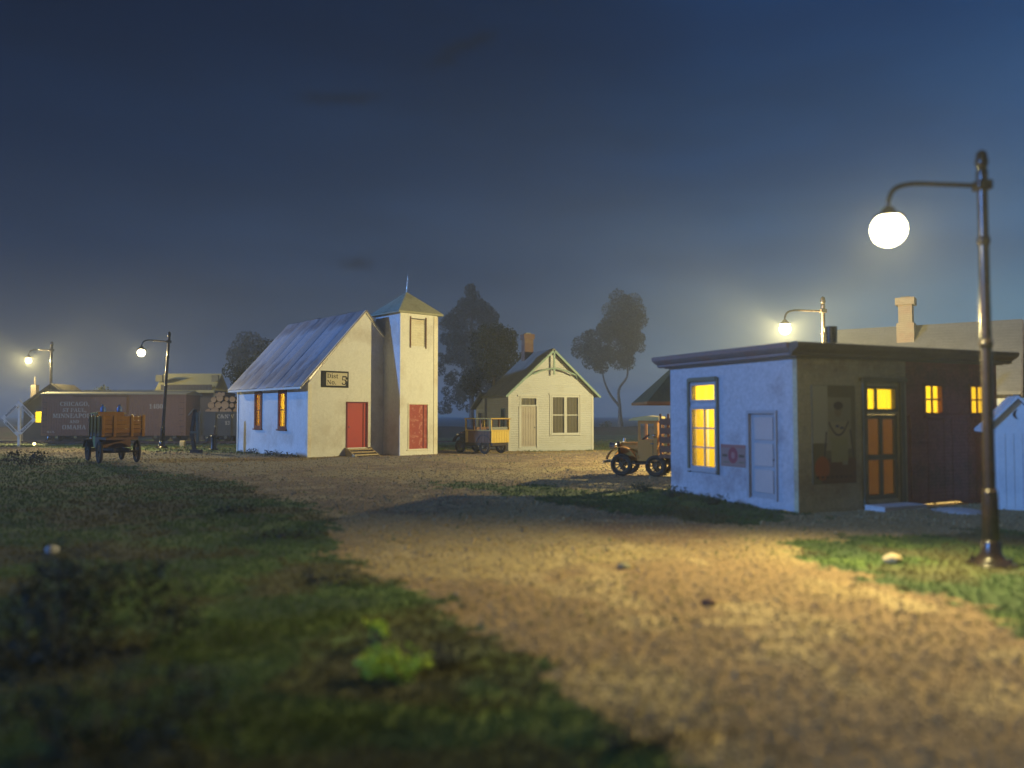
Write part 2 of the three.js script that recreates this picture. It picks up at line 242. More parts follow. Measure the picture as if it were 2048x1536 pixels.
// ------------------------------------------------------------------ windows and doors as parts
function curtain(w, h, folds, amp) { const g = new THREE.PlaneGeometry(w, h, Math.max(2, folds * 6), 1), p = g.attributes.position; for (let i = 0; i < p.count; i++) p.setZ(i, amp * Math.sin(p.getX(i) / w * folds * 2 * Math.PI + 0.7)); g.computeVertexNormals(); return g; }
// frame bars round an opening w x h centred on the part's origin (bottom at 0), facing +z
function frameGeo(w, h, b, out, inn, sill) { const g = [bx(-w / 2 - b, -w / 2 + 0.01, -b, h + b, -inn, out), bx(w / 2 - 0.01, w / 2 + b, -b, h + b, -inn, out), bx(-w / 2 + 0.01, w / 2 - 0.01, h - 0.01, h + b, -inn, out), bx(-w / 2 + 0.01, w / 2 - 0.01, -b, 0.01, -inn, out)]; if (sill) g.push(bx(-w / 2 - b - 0.04, w / 2 + b + 0.04, -b - 0.06, -b, -inn, out + 0.06)); return g; }
function makeWindow(parent, [x, y, z], ry, w, h, { name = 'window', cols = 1, rows = 1, b = 0.06, out = 0.03, frame, muntin, sill = true, blind, folds = 4, amp = 0.012, gap = 0, mw = 0.035, rowAt }) {
  const f = obj(name, frameGeo(w, h, b, out, 0.06, sill), frame, parent); f.position.set(x, y, z); f.rotation.y = ry;
  const xs = Array.from({ length: cols + 1 }, (_, i) => -w / 2 + w * i / cols), ys = rowAt ? [0, ...rowAt.map((r) => r * h), h] : Array.from({ length: rows + 1 }, (_, i) => h * i / rows), bars = [];
  for (let i = 1; i < cols; i++) bars.push(bx(xs[i] - mw / 2, xs[i] + mw / 2, 0.008, h - 0.008, -0.045, -0.012));
  for (let j = 1; j < ys.length - 1; j++) for (let i = 0; i < cols; i++) bars.push(bx(xs[i] + (i ? mw / 2 : 0.008), xs[i + 1] - (i < cols - 1 ? mw / 2 : 0.008), ys[j] - mw / 2, ys[j] + mw / 2, -0.043, -0.014));
  for (const k of bars) obj('muntin', k, muntin ?? frame, f);
  for (let i = 0; i < cols; i++) for (let j = 0; j < ys.length - 1; j++) { const g = new THREE.PlaneGeometry(xs[i + 1] - xs[i] - 0.01, ys[j + 1] - ys[j] - 0.01); g.translate((xs[i] + xs[i + 1]) / 2, (ys[j] + ys[j + 1]) / 2, -0.03); obj('pane', g, M.glass, f); }
  if (blind) { if (gap) for (const s of [-1, 1]) { const g = curtain(w * (0.5 - gap / 2), h, folds, amp); g.translate(s * w * (0.25 + gap / 4), h / 2, -0.1); obj('curtain', g, blind, f); } else { const g = curtain(w + 0.04, h + 0.04, folds, amp); g.translate(0, h / 2, -0.1); obj('blind', g, blind, f); } }
  return f;
}
function roomLamp(pos, cd, label) {
  const o = thing('hanging_lamp', label, 'lamp', pos);
  obj('bulb', new THREE.SphereGeometry(0.07, 14, 10), M.roomBulb, o); obj('cord', rod(V(0, 0.07, 0), V(0, 0.5, 0), 0.01), M.iron, o);
  const l = new THREE.PointLight(new THREE.Color().setRGB(1, 0.84, 0.4), cd); l.castShadow = true; l.shadow.radius = 3; l.name = 'room_light'; o.add(l); return o;
}

// ------------------------------------------------------------------ schoolhouse church with corner tower
const font = await new FontLoader().loadAsync('fonts/droid/droid_serif_bold.typeface.json');
function text(str, size, depth = 0.012) { const g = new TextGeometry(str, { font, size, depth, curveSegments: 3, bevelEnabled: false }); g.computeBoundingBox(); const b = g.boundingBox; g.translate(-(b.min.x + b.max.x) / 2, 0, 0); return g; }
{
  const W = 6.06, L = 8.1, HW = 3.76, HA = 7.12, D = Math.PI / 180;
  const c = thing('schoolhouse', 'white gabled schoolhouse with square corner tower, red door and grey roof', 'church', [-9.52, 0, -36.18], 42 * D);
  const sw = [[-2.98, -2.35, 1.42, 3.04], [-5.75, -5.12, 1.42, 3.04]];
  const g2 = 0.07; // the gable walls stop short of the roof
  obj('front_wall', wallGeo([[0, -0.15], [W, -0.15], [W, HW - 0.04], [W / 2, HA - 0.1], [0, HW - 0.3]], [[2.08, 3.14, 0.39, 2.56]]), M.churchWall, c);
  const bw = wallGeo([[0, -0.15], [W, -0.15], [W, HW - 0.04], [W / 2, HA - 0.04], [0, HW - 0.04]], []); bw.translate(0, 0, -L + 0.12); obj('back_wall', bw, M.churchWall, c);
  const lw = wallGeo([[-L + 0.121, -0.15], [-0.121, -0.15], [-0.121, HW], [-L + 0.121, HW]], sw); lw.rotateY(-Math.PI / 2); lw.translate(0.004, 0, 0); obj('side_wall', lw, M.churchWall, c);
  const rw = bx(W - 0.124, W - 0.004, -0.15, HW, -L + 0.121, -0.121); obj('side_wall', rw, M.churchWall, c);
  obj('floor', bx(0.13, W - 0.13, 0.2, 0.3, -L + 0.13, -0.13), M.brownWood, c);
  obj('corner_board', [bx(-0.03, 0.16, -0.12, HW - 0.34, 0.002, 0.035), bx(-0.03, 0.002, -0.12, HW - 0.34, -0.16, 0.002)], M.churchTrim, c);
  obj('corner_board', bx(-0.028, 0.002, -0.12, HW - 0.1, -L - 0.01, -L + 0.14), M.churchTrim, c);
  // roof slopes laid in separate sagging strips
  const ov = 0.42, rise = (HA - HW) / (W / 2), run = W / 2 + ov, front = 0.13, back = 0.3, n = 9;
  for (const s of [-1, 1]) for (let k = 0; k < n; k++) {
    const z0 = front - (front + L + back) * k / n, z1 = front - (front + L + back) * (k + 1) / n - 0.05, lift = 0.012 + (k % 2) * 0.022, NU = 14, NZ = 6, pos = [], idx = [];
    for (const t of [0, 1]) for (let i = 0; i <= NU; i++) for (let j = 0; j <= NZ; j++) {
      const u = i / NU, v = j / NZ, d = u * run, z = z0 + (z1 - z0) * v, wob = 0.035 * (fbm(d * 1.1 + k * 9 + s * 30, z * 1.3, 3) - 0.5) + 0.018 * Math.sin(v * Math.PI) + (k === n - 1 || k === 0 ? 0 : 0.03 * (hash(k, s + 5) - 0.5));
      pos.push(W / 2 + s * d, HA + 0.02 - d * rise + lift + wob + (t ? 0 : 0) - t * 0.045, z);
    }
    const row = NZ + 1, off = (NU + 1) * row, q = (a, b, cc, e) => idx.push(a, b, cc, b, e, cc);
    for (let i = 0; i < NU; i++) for (let j = 0; j < NZ; j++) { const a = i * row + j; q(a, a + 1, a + row, a + row + 1); q(off + a, off + a + row, off + a + 1, off + a + row + 1); }
    for (let i = 0; i < NU; i++) { const a = i * row, b = a + NZ; q(a, a + row, off + a, off + a + row); q(b, off + b, b + row, off + b + row); }
    for (let j = 0; j < NZ; j++) { const a = NU * row + j; q(a, a + 1, off + a, off + a + 1); q(j, off + j, j + 1, off + j + 1); }
    const g = new THREE.BufferGeometry(); g.setAttribute('position', new THREE.Float32BufferAttribute(pos, 3)); g.setIndex(idx); g.computeVertexNormals();
    obj('roofing_strip', g, (k * 7 + (s > 0 ? 1 : 0)) % 3 ? M.churchRoof : M.churchRoof2, c);
  }
  for (const s of [-1, 1]) obj('bargeboard', bar(V(W / 2, HA + 0.0, front - 0.05), V(W / 2 + s * (run - 0.03), HA + 0.0 - (run - 0.03) * rise, front - 0.05), 0.045, 0.1), M.churchTrim, c);
  obj('fascia', bx(-ov - 0.02, -ov + 0.03, HW - ov * rise - 0.1, HW - ov * rise + 0.0, -L - 0.25, front - 0.06), M.churchTrim, c);
  // door, steps, sign
  const d = obj('door', bx(2.08, 3.14, 0.39, 2.56, -0.1, -0.04), M.redDoor, c); obj('edge_board', bx(2.96, 3.0, 0.4, 2.54, -0.04, -0.015), M.darkRed, d); obj('handle', at(new THREE.SphereGeometry(0.035, 10, 8), 2.2, 1.4, 0), M.chrome, d);
  obj('door_frame', [bx(2.0, 2.08, 0.37, 2.62, 0.002, 0.03), bx(3.14, 3.22, 0.37, 2.62, 0.002, 0.03), bx(2.08, 3.14, 2.56, 2.62, 0.002, 0.03)], M.darkRed, c);
  for (const [a, b] of [[-2.98, -2.35], [-5.75, -5.12]]) makeWindow(c, [0.004, 1.42, (a + b) / 2], -Math.PI / 2, b - a, 1.62, { cols: 3, rowAt: [0.5], b: 0.15, frame: M.darkRed, mw: 0.05, blind: M.yellowBlind, folds: 5, amp: 0.03, gap: 0.12 });
  // tower
  const TX0 = 4.1, TX1 = 6.34, TZ0 = -0.74, TZ1 = 1.5, TH = 7.0, px = wallGeo([[TX0, -0.15], [TX1, -0.15], [TX1, TH], [TX0, TH]], [[4.64, 5.75, 0.3, 2.5], [4.72, 5.6, 5.4, 6.78]]); px.translate(0, 0, TZ1);
  obj('tower_front', px, M.churchWall, c);
  for (const [x0, x1] of [[TX0, TX0 + 0.12], [TX1 - 0.12, TX1]]) obj('tower_side', bx(x0, x1, -0.15, TH - 0.003, TZ0, TZ1 - 0.121), M.churchWall, c);
  obj('tower_back', bx(TX0 + 0.121, TX1 - 0.121, 3.2, TH - 0.004, TZ0, TZ0 + 0.12), M.churchWall, c);
  obj('tower_corner_board', bx(TX1 - 0.22, TX1 + 0.02, -0.1, TH - 0.05, TZ1 + 0.001, TZ1 + 0.03), M.churchTrim, c);
  const td = obj('door', bx(4.64, 5.75, 0.3, 2.5, TZ1 - 0.09, TZ1 - 0.035), M.pinkDoor, c); obj('edge_board', bx(5.5, 5.54, 0.32, 2.48, TZ1 - 0.035, TZ1 - 0.01), M.darkRed, td); tag(td, 'faded pink tower door');
  obj('door_frame', [bx(4.57, 4.64, 0.27, 2.57, TZ1 + 0.002, TZ1 + 0.03), bx(5.75, 5.81, 0.27, 2.57, TZ1 + 0.002, TZ1 + 0.03), bx(4.64, 5.75, 2.5, 2.57, TZ1 + 0.002, TZ1 + 0.03), bx(4.5, 5.88, 0.22, 0.27, TZ1 + 0.002, TZ1 + 0.06)], M.churchTrim, c);
  for (let k = 0; k < 11; k++) { const g = new THREE.BoxGeometry(0.86, 0.13, 0.02); g.rotateX(0.6); g.translate(5.16, 5.46 + k * 0.122, TZ1 - 0.06); obj('louver', g, M.churchTrim, c); }
  for (const g of [bx(4.66, 4.72, 5.3, 6.86, TZ1 + 0.002, TZ1 + 0.04), bx(5.6, 5.66, 5.3, 6.86, TZ1 + 0.002, TZ1 + 0.04)]) obj('louver_frame', g, M.brownWood, c);
  const tr = new THREE.ConeGeometry(1.36 * Math.SQRT2, 1.18, 4, 1); tr.rotateY(Math.PI / 4); tr.translate((TX0 + TX1) / 2, TH + 0.08 + 0.59, (TZ0 + TZ1) / 2);
  const troof = obj('tower_roof', [tr.toNonIndexed(), bx((TX0 + TX1) / 2 - 1.34, (TX0 + TX1) / 2 + 1.34, TH + 0.003, TH + 0.075, (TZ0 + TZ1) / 2 - 1.34, (TZ0 + TZ1) / 2 + 1.34)], M.towerRoof, c); troof.geometry.computeVertexNormals();
  obj('finial', rod(V((TX0 + TX1) / 2, TH + 1.15, (TZ0 + TZ1) / 2), V((TX0 + TX1) / 2 + 0.06, TH + 2.1, (TZ0 + TZ1) / 2), 0.02, 0.01), M.chrome, troof);
  // separate things
  const st = thing('door_steps', 'small wooden steps below the red schoolhouse door', 'steps', [-9.52, 0, -36.18], 42 * D);
  for (let k = 0; k < 3; k++) obj('tread', bx(2.0, 3.3, 0.28 - k * 0.12, 0.34 - k * 0.12, 0.04 + k * 0.27, 0.33 + k * 0.27), M.stepWood, st);
  for (const x of [1.97, 3.3]) { const g = polyExtrude([[0.04, -0.06], [1.0, -0.06], [1.0, 0.02], [0.1, 0.4], [0.04, 0.4]], 0.05); g.rotateY(-Math.PI / 2); g.translate(x + 0.025, 0, 0); obj('stringer', g, M.stepWood, st); }
  const sg = thing('school_sign', 'black and white sign reading Dist No. 5 above the red door', 'sign', [-9.52, 0, -36.18], 42 * D);
  const cv = document.createElement('canvas'); cv.width = 512; cv.height = 280; const x = cv.getContext('2d');
  x.fillStyle = '#14110e'; x.fillRect(0, 0, 512, 280); x.fillStyle = '#c9c0a6'; x.beginPath(); x.moveTo(85, 26); x.lineTo(490, 26); x.lineTo(490, 150); x.lineTo(465, 250); x.lineTo(85, 250); x.fill();
  x.fillStyle = '#1c1712'; x.font = 'bold 108px serif'; x.fillText('Dist', 96, 122); x.fillText('No.', 96, 232); x.font = 'bold 215px serif'; x.fillText('5', 372, 232); x.fillRect(455, 100, 36, 40); x.beginPath(); x.moveTo(490, 170); x.lineTo(445, 262); x.lineTo(490, 262); x.fill();
  const t = new THREE.CanvasTexture(cv); t.colorSpace = THREE.SRGBColorSpace;
  const bd = obj('board', bx(0.66, 2.11, 3.29, 4.08, 0.002, 0.04), M.signBlack, sg); const face = new THREE.PlaneGeometry(1.43, 0.77); face.translate(1.385, 3.685, 0.044); obj('lettering', face, new THREE.MeshStandardMaterial({ map: t, roughness: 0.8 }), sg, true);
  sg.rotation.z = 0;
  roomLamp([-9.52 + 3.0 * Math.cos(42 * D) - 3.2 * Math.sin(42 * D), 3.0, -36.18 - 3.0 * Math.sin(42 * D) - 3.2 * Math.cos(42 * D)], 80, 'bare bulb hanging inside the white schoolhouse');
}

// ------------------------------------------------------------------ small white house
{
  const D = Math.PI / 180, W = 5.1, L = 3.86, HW = 3.2, HA = 5.55, c = thing('cottage', 'small white clapboard cottage with teal gable trim and brick chimney', 'house', [-0.19, 0, -42.3], 20 * D);
  obj('front_wall', wallGeo([[0, -0.2], [W, -0.2], [W, HW], [W / 2, HA], [0, HW]], [[0.73, 1.64, 0.24, 2.9], [2.56, 4.21, 0.93, 3.0]]), M.houseWall, c);
  const lw = wallGeo([[-L, -0.2], [-0.121, -0.2], [-0.121, HW], [-L, HW]], [[-1.2, -0.6, 0.86, 2.3]]); lw.rotateY(-Math.PI / 2); lw.translate(0.004, 0, 0); obj('side_wall', lw, M.houseWall, c);
  obj('side_wall', bx(W - 0.124, W - 0.004, -0.2, HW, -L, -0.121), M.houseWall, c);
  const bwl = wallGeo([[0.13, -0.2], [W - 0.13, -0.2], [W - 0.13, HW + 0.05], [W / 2, HA - 0.05], [0.13, HW + 0.05]], []); bwl.translate(0, 0, -L + 0.12); obj('back_wall', bwl, M.houseWall, c);
  for (const g of [bx(-0.02, 0.12, -0.15, HW - 0.02, 0.002, 0.03), bx(W - 0.12, W + 0.02, -0.15, HW - 0.02, 0.002, 0.03)]) obj('corner_board', g, M.houseTrim, c);
  // rear lean-to
  const le = 1.7, lt = wallGeo([[-L - le, -0.2], [-L - 0.01, -0.2], [-L - 0.01, HW - 0.1], [-L - le, 2.4]], [[-L - 1.15, -L - 0.35, 0.86, 2.1]]); lt.rotateY(-Math.PI / 2); lt.translate(-0.12, 0, 0); const lean = obj('lean_to', [lt, bx(-0.1, W, -0.2, 2.38, -L - le, -L - le + 0.1)], M.houseWall, c);
  obj('lean_to_roof', polyExtrude([[-L - le - 0.25, 2.3], [-L + 0.05, HW + 0.02], [-L + 0.05, HW + 0.12], [-L - le - 0.25, 2.4]], W + 0.6).rotateY(-Math.PI / 2).translate(W + 0.2, 0, 0), M.houseRoof, c);
  makeWindow(c, [-0.12, 0.86, -L - 0.75], -Math.PI / 2, 0.8, 1.24, { cols: 2, rows: 2, frame: M.houseTrim, blind: M.darkBlind });
  const slope = (HA - HW) / (W / 2), ov = 0.28, run = W / 2 + ov, nrm = Math.hypot(1, slope);
  for (const s of [-1, 1]) obj('roof_slope', polyExtrude([[W / 2, HA + 0.03], [W / 2 + s * run, HA + 0.03 - run * slope], [W / 2 + s * run, HA + 0.12 - run * slope], [W / 2, HA + 0.12]].map(([x, y]) => [x + (s < 0 ? -0.001 : 0.001), y]), L + 0.45).translate(0, 0, -L - 0.1), M.houseRoof, c);
  for (const s of [-1, 1]) obj('bargeboard', bar(V(W / 2 + s * 0.04, HA - 0.03, 0.4), V(W / 2 + s * run, HA + 0.02 - run * slope, 0.4), 0.05, 0.11), s < 0 ? M.teal : M.teal, c);
  obj('king_post', bx(W / 2 - 0.05, W / 2 + 0.05, 4.2, HA - 0.12, 0.36, 0.42), M.teal, c);
  obj('collar_brace', tube([V(1.3, 4.22, 0.39), V(1.9, 4.44, 0.39), V(W / 2, 4.54, 0.39), V(W - 1.9, 4.44, 0.39), V(W - 1.3, 4.22, 0.39)], 0.05), M.teal, c);
  for (const s of [-1, 1]) obj('eave_bracket', bar(V(W / 2 + s * 1.28, 4.25, 0.37), V(W / 2 + s * 1.55, 4.0, 0.1), 0.06, 0.06), M.teal, c);
  const ch = obj('chimney', [bx(2.0, 2.55, 4.7, 6.45, -3.3, -2.75), bx(1.94, 2.61, 6.45, 6.75, -3.36, -2.69)], M.brick, c); obj('flue', bx(2.1, 2.45, 6.75, 6.83, -3.2, -2.85), M.iron, ch);
  const d = obj('door', bx(0.73, 1.64, 0.24, 2.45, -0.1, -0.04), M.houseDoor, c); for (let k = 1; k < 6; k++) obj('batten', bx(0.73 + k * 0.15 - 0.012, 0.73 + k * 0.15 + 0.012, 0.3, 2.4, -0.04, -0.022), M.houseDoor, d); obj('handle', at(new THREE.SphereGeometry(0.03, 8, 6), 1.54, 1.3, -0.01), M.iron, d);
  makeWindow(c, [1.185, 2.52, 0], 0, 0.91, 0.38, { name: 'transom', frame: M.houseTrim, b: 0.06, sill: false, blind: M.darkBlind });
  obj('door_frame', [bx(0.6, 0.73, 0.16, 2.46, 0.002, 0.045), bx(1.64, 1.77, 0.16, 2.46, 0.002, 0.045), bx(0.52, 1.85, 3.0, 3.09, 0.002, 0.07)], M.houseTrim, c);
  for (const x0 of [2.56, 3.42]) makeWindow(c, [x0 + 0.395, 0.97, 0], 0, 0.72, 2.0, { rows: 2, frame: M.houseTrim, b: 0.07, sill: true, blind: M.darkBlind, mw: 0.06 });
  obj('mullion', bx(3.35, 3.42, 0.93, 3.0, -0.1, 0.034), M.houseTrim, c);
  obj('window_casing', [bx(2.42, 2.48, 0.8, 3.1, 0.002, 0.05), bx(4.27, 4.33, 0.8, 3.1, 0.002, 0.05), bx(2.38, 4.37, 3.1, 3.18, 0.002, 0.07)], M.houseTrim, c);
  makeWindow(c, [0.004, 0.86, -0.9], -Math.PI / 2, 0.6, 1.44, { cols: 1, rows: 2, frame: M.teal, blind: M.darkBlind });
  obj('roof_ceiling', bx(0.13, W - 0.13, HW - 0.08, HW - 0.03, -L + 0.13, -0.13), M.houseTrim, c);
}

// ------------------------------------------------------------------ grey flat-roofed shop
{
  const D = Math.PI / 180, th = 24 * D, W = 6.1, L = 4.3, H = 3.2, c = thing('flat_roofed_shop', 'grey and maroon flat roofed shop with lit yellow windows and heavy cornice', 'building', [5.74, 0, -15.6], th);
  // street face: olive plaster on the left, maroon boards on the right
  obj('street_wall', wallGeo([[0, -0.1], [3.1, -0.1], [3.1, H], [0, H]], [[1.88, 2.86, 0.2, 2.0], [1.9, 2.76, 2.1, 2.56]]), M.oliveWall, c);
  const notch = [[3.102, 0.02], [3.3, 0.035], [3.9, 0.05], [4.6, 0.06], [4.9, 0.03], [5.4, -0.1], [W, -0.1], [W, H], [3.102, H]];
  obj('street_wall', wallGeo(notch, [[3.66, 4.24, 2.02, 2.65], [5.17, 5.72, 2.02, 2.65]]), M.maroon, c);
  for (let k = 0; k < 11; k++) { const x = 3.2 + k * 0.262; if (x > 5.95) break; obj('board', bx(x, x + 0.25, 0.1, 1.92, 0.002, 0.022 + 0.012 * hash(k, 3)), M.maroon, c); }
  obj('board_rail', bx(3.14, 6.0, 1.925, 2.0, 0.002, 0.05), M.maroon, c);
  const sidew = wallGeo([[-L, -0.1], [-0.6, -0.1], [-0.55, 0.045], [-0.121, 0.035], [-0.121, H], [-L, H]], [[-1.4, -0.62, 0.22, 2.02], [-3.42, -2.54, 0.76, 2.14], [-3.42, -2.54, 2.33, 2.7]]); sidew.rotateY(-Math.PI / 2); sidew.translate(0.003, 0, 0); obj('side_wall', sidew, M.greyWall, c);
  obj('corner_strip', bx(0.003, 0.1, 0.03, H, -0.119, -0.001).translate(0, 0, 0.0), M.greyWall, c);
  obj('back_wall', bx(0.13, W - 0.13, -0.1, H, -L, -L + 0.12), M.greyWall, c);
  obj('end_wall', bx(W - 0.12, W - 0.002, -0.1, H - 0.002, -L, -0.121), M.maroon, c);
  obj('floor', bx(0.13, W - 0.13, -0.12, 0.0, -L + 0.13, -0.13), M.plaster, c);
  obj('inner_lining', [bx(0.135, W - 0.135, 0.1, H - 0.1, -L + 0.125, -L + 0.14), bx(W - 0.14, W - 0.125, 0.1, H - 0.1, -L + 0.15, -0.15)], M.plaster, c);
  obj('roof', bx(-0.1, W + 0.1, H - 0.05, H + 0.18, -L - 0.1, 0.1), M.corniceDark, c);
  // cornice: stepped profile along the two visible sides and round the back
  const prof = [[0, 0.02], [0.08, 0.04], [0.08, 0.09], [0.16, 0.13], [0.24, 0.19], [0.26, 0.27], [0.22, 0.29], [0, 0.29]];
  const run = (len, mat) => { const g = polyExtrude(prof, len); return g; };
  const a = run(W + 0.64); a.rotateY(-Math.PI / 2); // profile x -> ... swept along x
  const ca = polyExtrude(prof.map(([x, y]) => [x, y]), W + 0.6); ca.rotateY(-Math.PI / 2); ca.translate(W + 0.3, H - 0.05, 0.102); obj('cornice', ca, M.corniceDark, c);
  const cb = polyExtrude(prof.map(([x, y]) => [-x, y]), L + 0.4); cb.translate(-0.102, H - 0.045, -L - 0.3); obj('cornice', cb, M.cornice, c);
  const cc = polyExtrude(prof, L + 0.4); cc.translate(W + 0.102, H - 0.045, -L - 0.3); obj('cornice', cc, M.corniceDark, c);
  // openings
  makeWindow(c, [0.003, 2.34, -2.98], -Math.PI / 2, 0.86, 0.36, { name: 'transom', frame: M.doorGrey, b: 0.05, blind: M.yellowBlind, sill: false, folds: 3 });
  makeWindow(c, [0.003, 0.77, -2.98], -Math.PI / 2, 0.86, 1.36, { cols: 2, rows: 3, frame: M.doorGrey, b: 0.06, blind: M.yellowBlind, folds: 5, amp: 0.03, gap: 0.1 });
  obj('window_casing', [bx(-0.05, 0.0, 0.62, 2.86, -3.56, -3.48), bx(-0.05, 0.0, 0.62, 2.86, -2.48, -2.42), bx(-0.07, 0.0, 2.78, 2.88, -3.48, -2.48)], M.oliveTrim, c);
  const d = obj('door', bx(0.04, 0.1, 0.22, 2.02, -1.4, -0.62), M.doorGrey, c); for (let k = 0; k < 3; k++) obj('panel', rbx(0.015, 0.045, 0.34 + k * 0.56, 0.82 + k * 0.56, -1.29, -0.72, 0.01), M.doorPink, d); obj('handle', at(new THREE.SphereGeometry(0.03, 8, 6), 0.0, 1.05, -0.67), M.iron, d);
  obj('door_frame', [bx(-0.04, 0.001, 0.2, 2.09, -1.47, -1.4), bx(-0.04, 0.001, 0.2, 2.09, -0.62, -0.56), bx(-0.04, 0.001, 2.02, 2.09, -1.4, -0.62)], M.doorGrey, c);
  makeWindow(c, [2.33, 2.11, 0], 0, 0.84, 0.44, { name: 'transom', frame: M.oliveTrim, b: 0.05, blind: M.yellowBlind, folds: 4, amp: 0.02, sill: false, cols: 1 });
  obj('transom_post', bx(2.2, 2.26, 2.12, 2.55, -0.07, -0.02), M.oliveTrim, c);
  const sd = obj('door', frameGeo(0.8, 1.62, 0.085, -0.03, 0.08, false), M.oliveTrim, c); sd.position.set(2.37, 0.29, 0);
  for (const g of [bx(-0.05, 0.05, 0.0, 1.62, -0.075, -0.032), bx(-0.39, -0.051, 0.74, 0.86, -0.075, -0.032), bx(0.051, 0.39, 0.74, 0.86, -0.075, -0.032)]) obj('rail', g, M.oliveTrim, sd);
  for (const x of [-0.225, 0.225]) for (const [y0, y1] of [[0.01, 0.74], [0.86, 1.61]]) { const g = new THREE.PlaneGeometry(0.35, y1 - y0); g.translate(x, (y0 + y1) / 2, -0.055); obj('pane', g, M.glass, sd); const b = new THREE.PlaneGeometry(0.43, y1 - y0 + 0.03); b.translate(x, (y0 + y1) / 2, -0.09); obj('blind', b, M.amberBlind, sd); }
  obj('door_frame', [bx(1.76, 1.87, 0.05, 2.7, 0.002, 0.06), bx(2.87, 2.99, 0.05, 2.7, 0.002, 0.06), bx(1.7, 3.05, 2.7, 2.78, 0.002, 0.09)], M.oliveTrim, c);
  for (const x of [3.95, 5.445]) makeWindow(c, [x, 2.03, 0], 0, 0.54, 0.61, { cols: 2, rows: 2, frame: M.maroon, b: 0.05, blind: M.yellowBlind, folds: 3, amp: 0.02 });
  const vent = obj('stove_pipe', [rod(V(3.25, H + 0.15, -2.2), V(3.25, H + 0.75, -2.2), 0.1, 0.1, 16)], M.postBlack, c); obj('pipe_cap', rod(V(3.25, H + 0.55, -2.2), V(3.25, H + 0.95, -2.2), 0.145, 0.15, 16), M.postBlack, vent);
  obj('doorstep', rbx(1.75, 3.0, -0.05, 0.12, 0.05, 0.55, 0.02), M.stone, c);
  const P = (x, y, z) => [5.74 + x * Math.cos(th) + z * Math.sin(th), y, -15.6 - x * Math.sin(th) + z * Math.cos(th)];
  roomLamp(P(1.7, 2.4, -2.4), 22, 'bare bulb hanging inside the shop near the side window');
  roomLamp(P(4.6, 2.4, -2.2), 17, 'bare bulb hanging inside the shop behind the maroon boards');
  // large painted poster: a plain standing figure in an apron beside an orange jar
  const cv = document.createElement('canvas'); cv.width = 300; cv.height = 510; const x = cv.getContext('2d');
  x.fillStyle = '#756b4c'; x.fillRect(0, 0, 300, 510); x.fillStyle = '#b3ad90'; x.fillRect(0, 0, 105, 300); x.fillStyle = '#968e70'; x.fillRect(105, 60, 165, 240);
  x.fillStyle = '#6a4a3a'; x.fillRect(60, 380, 240, 130); x.fillStyle = '#8a7a5a'; x.beginPath(); x.ellipse(178, 130, 26, 34, 0, 0, 7); x.fill(); x.fillStyle = '#4a3a34'; x.beginPath(); x.ellipse(180, 104, 34, 22, 0, 0, 7); x.fill();
  x.fillStyle = '#a39874'; x.beginPath(); x.moveTo(120, 190); x.lineTo(245, 185); x.lineTo(280, 330); x.lineTo(90, 340); x.fill(); x.fillStyle = '#9c9468'; x.fillRect(125, 270, 120, 130); x.strokeStyle = '#3d2f3a'; x.lineWidth = 9; x.beginPath(); x.moveTo(112, 190); x.quadraticCurveTo(180, 330, 250, 185); x.stroke(); x.beginPath(); x.moveTo(95, 240); x.lineTo(75, 400); x.moveTo(262, 230); x.lineTo(285, 380); x.stroke();
  x.fillStyle = '#3c3c5c'; x.fillRect(160, 205, 22, 14); x.fillRect(190, 215, 26, 12); x.fillStyle = '#a8582c'; x.beginPath(); x.ellipse(62, 430, 52, 62, 0, 0, 7); x.fill(); x.fillStyle = '#9a9478'; x.fillRect(205, 395, 36, 20); x.fillStyle = '#4a3028'; for (let k = 0; k < 8; k++) x.fillRect(20 + k * 33, 470, 22, 14);
  const t = new THREE.CanvasTexture(cv); t.colorSpace = THREE.SRGBColorSpace;
  const po = thing('painted_poster', 'tall faded poster of a standing aproned figure beside the street door', 'poster', [5.74, 0, -15.6], th); obj('panel', bx(0.37, 1.57, 0.58, 2.6, 0.003, 0.02), M.oliveTrim, po); const pf = new THREE.PlaneGeometry(1.18, 2.0); pf.translate(0.97, 1.59, 0.024); obj('print', pf, new THREE.MeshStandardMaterial({ map: t, roughness: 0.9 }), po, true);
  const cw = document.createElement('canvas'); cw.width = 300; cw.height = 170; const y = cw.getContext('2d');
  y.fillStyle = '#8e7068'; y.fillRect(0, 0, 300, 170); y.fillStyle = '#95625c'; y.fillRect(0, 0, 300, 26); y.fillStyle = '#8a3f48'; y.beginPath(); y.ellipse(150, 82, 58, 62, 0, 0, 7); y.fill(); y.fillStyle = '#a06a68'; y.beginPath(); y.ellipse(150, 82, 22, 26, 0, 0, 7); y.fill(); y.fillStyle = '#5c4a40'; y.fillRect(20, 76, 62, 20); y.fillRect(220, 74, 62, 20); y.fillStyle = '#7c6a58'; y.fillRect(215, 125, 70, 14); y.fillRect(30, 130, 80, 12);
  const t2 = new THREE.CanvasTexture(cw); t2.colorSpace = THREE.SRGBColorSpace;
  const ps = thing('wall_sign', 'small faded pink sign with red roundel beside the side door', 'sign', [5.74, 0, -15.6], th); obj('panel', bx(-0.02, -0.001, 0.82, 1.34, -2.36, -1.5), M.stone, ps); const sf = new THREE.PlaneGeometry(0.84, 0.5); sf.rotateY(-Math.PI / 2); sf.translate(-0.024, 1.08, -1.93); obj('print', sf, new THREE.MeshStandardMaterial({ map: t2, roughness: 0.9 }), ps, true);
}

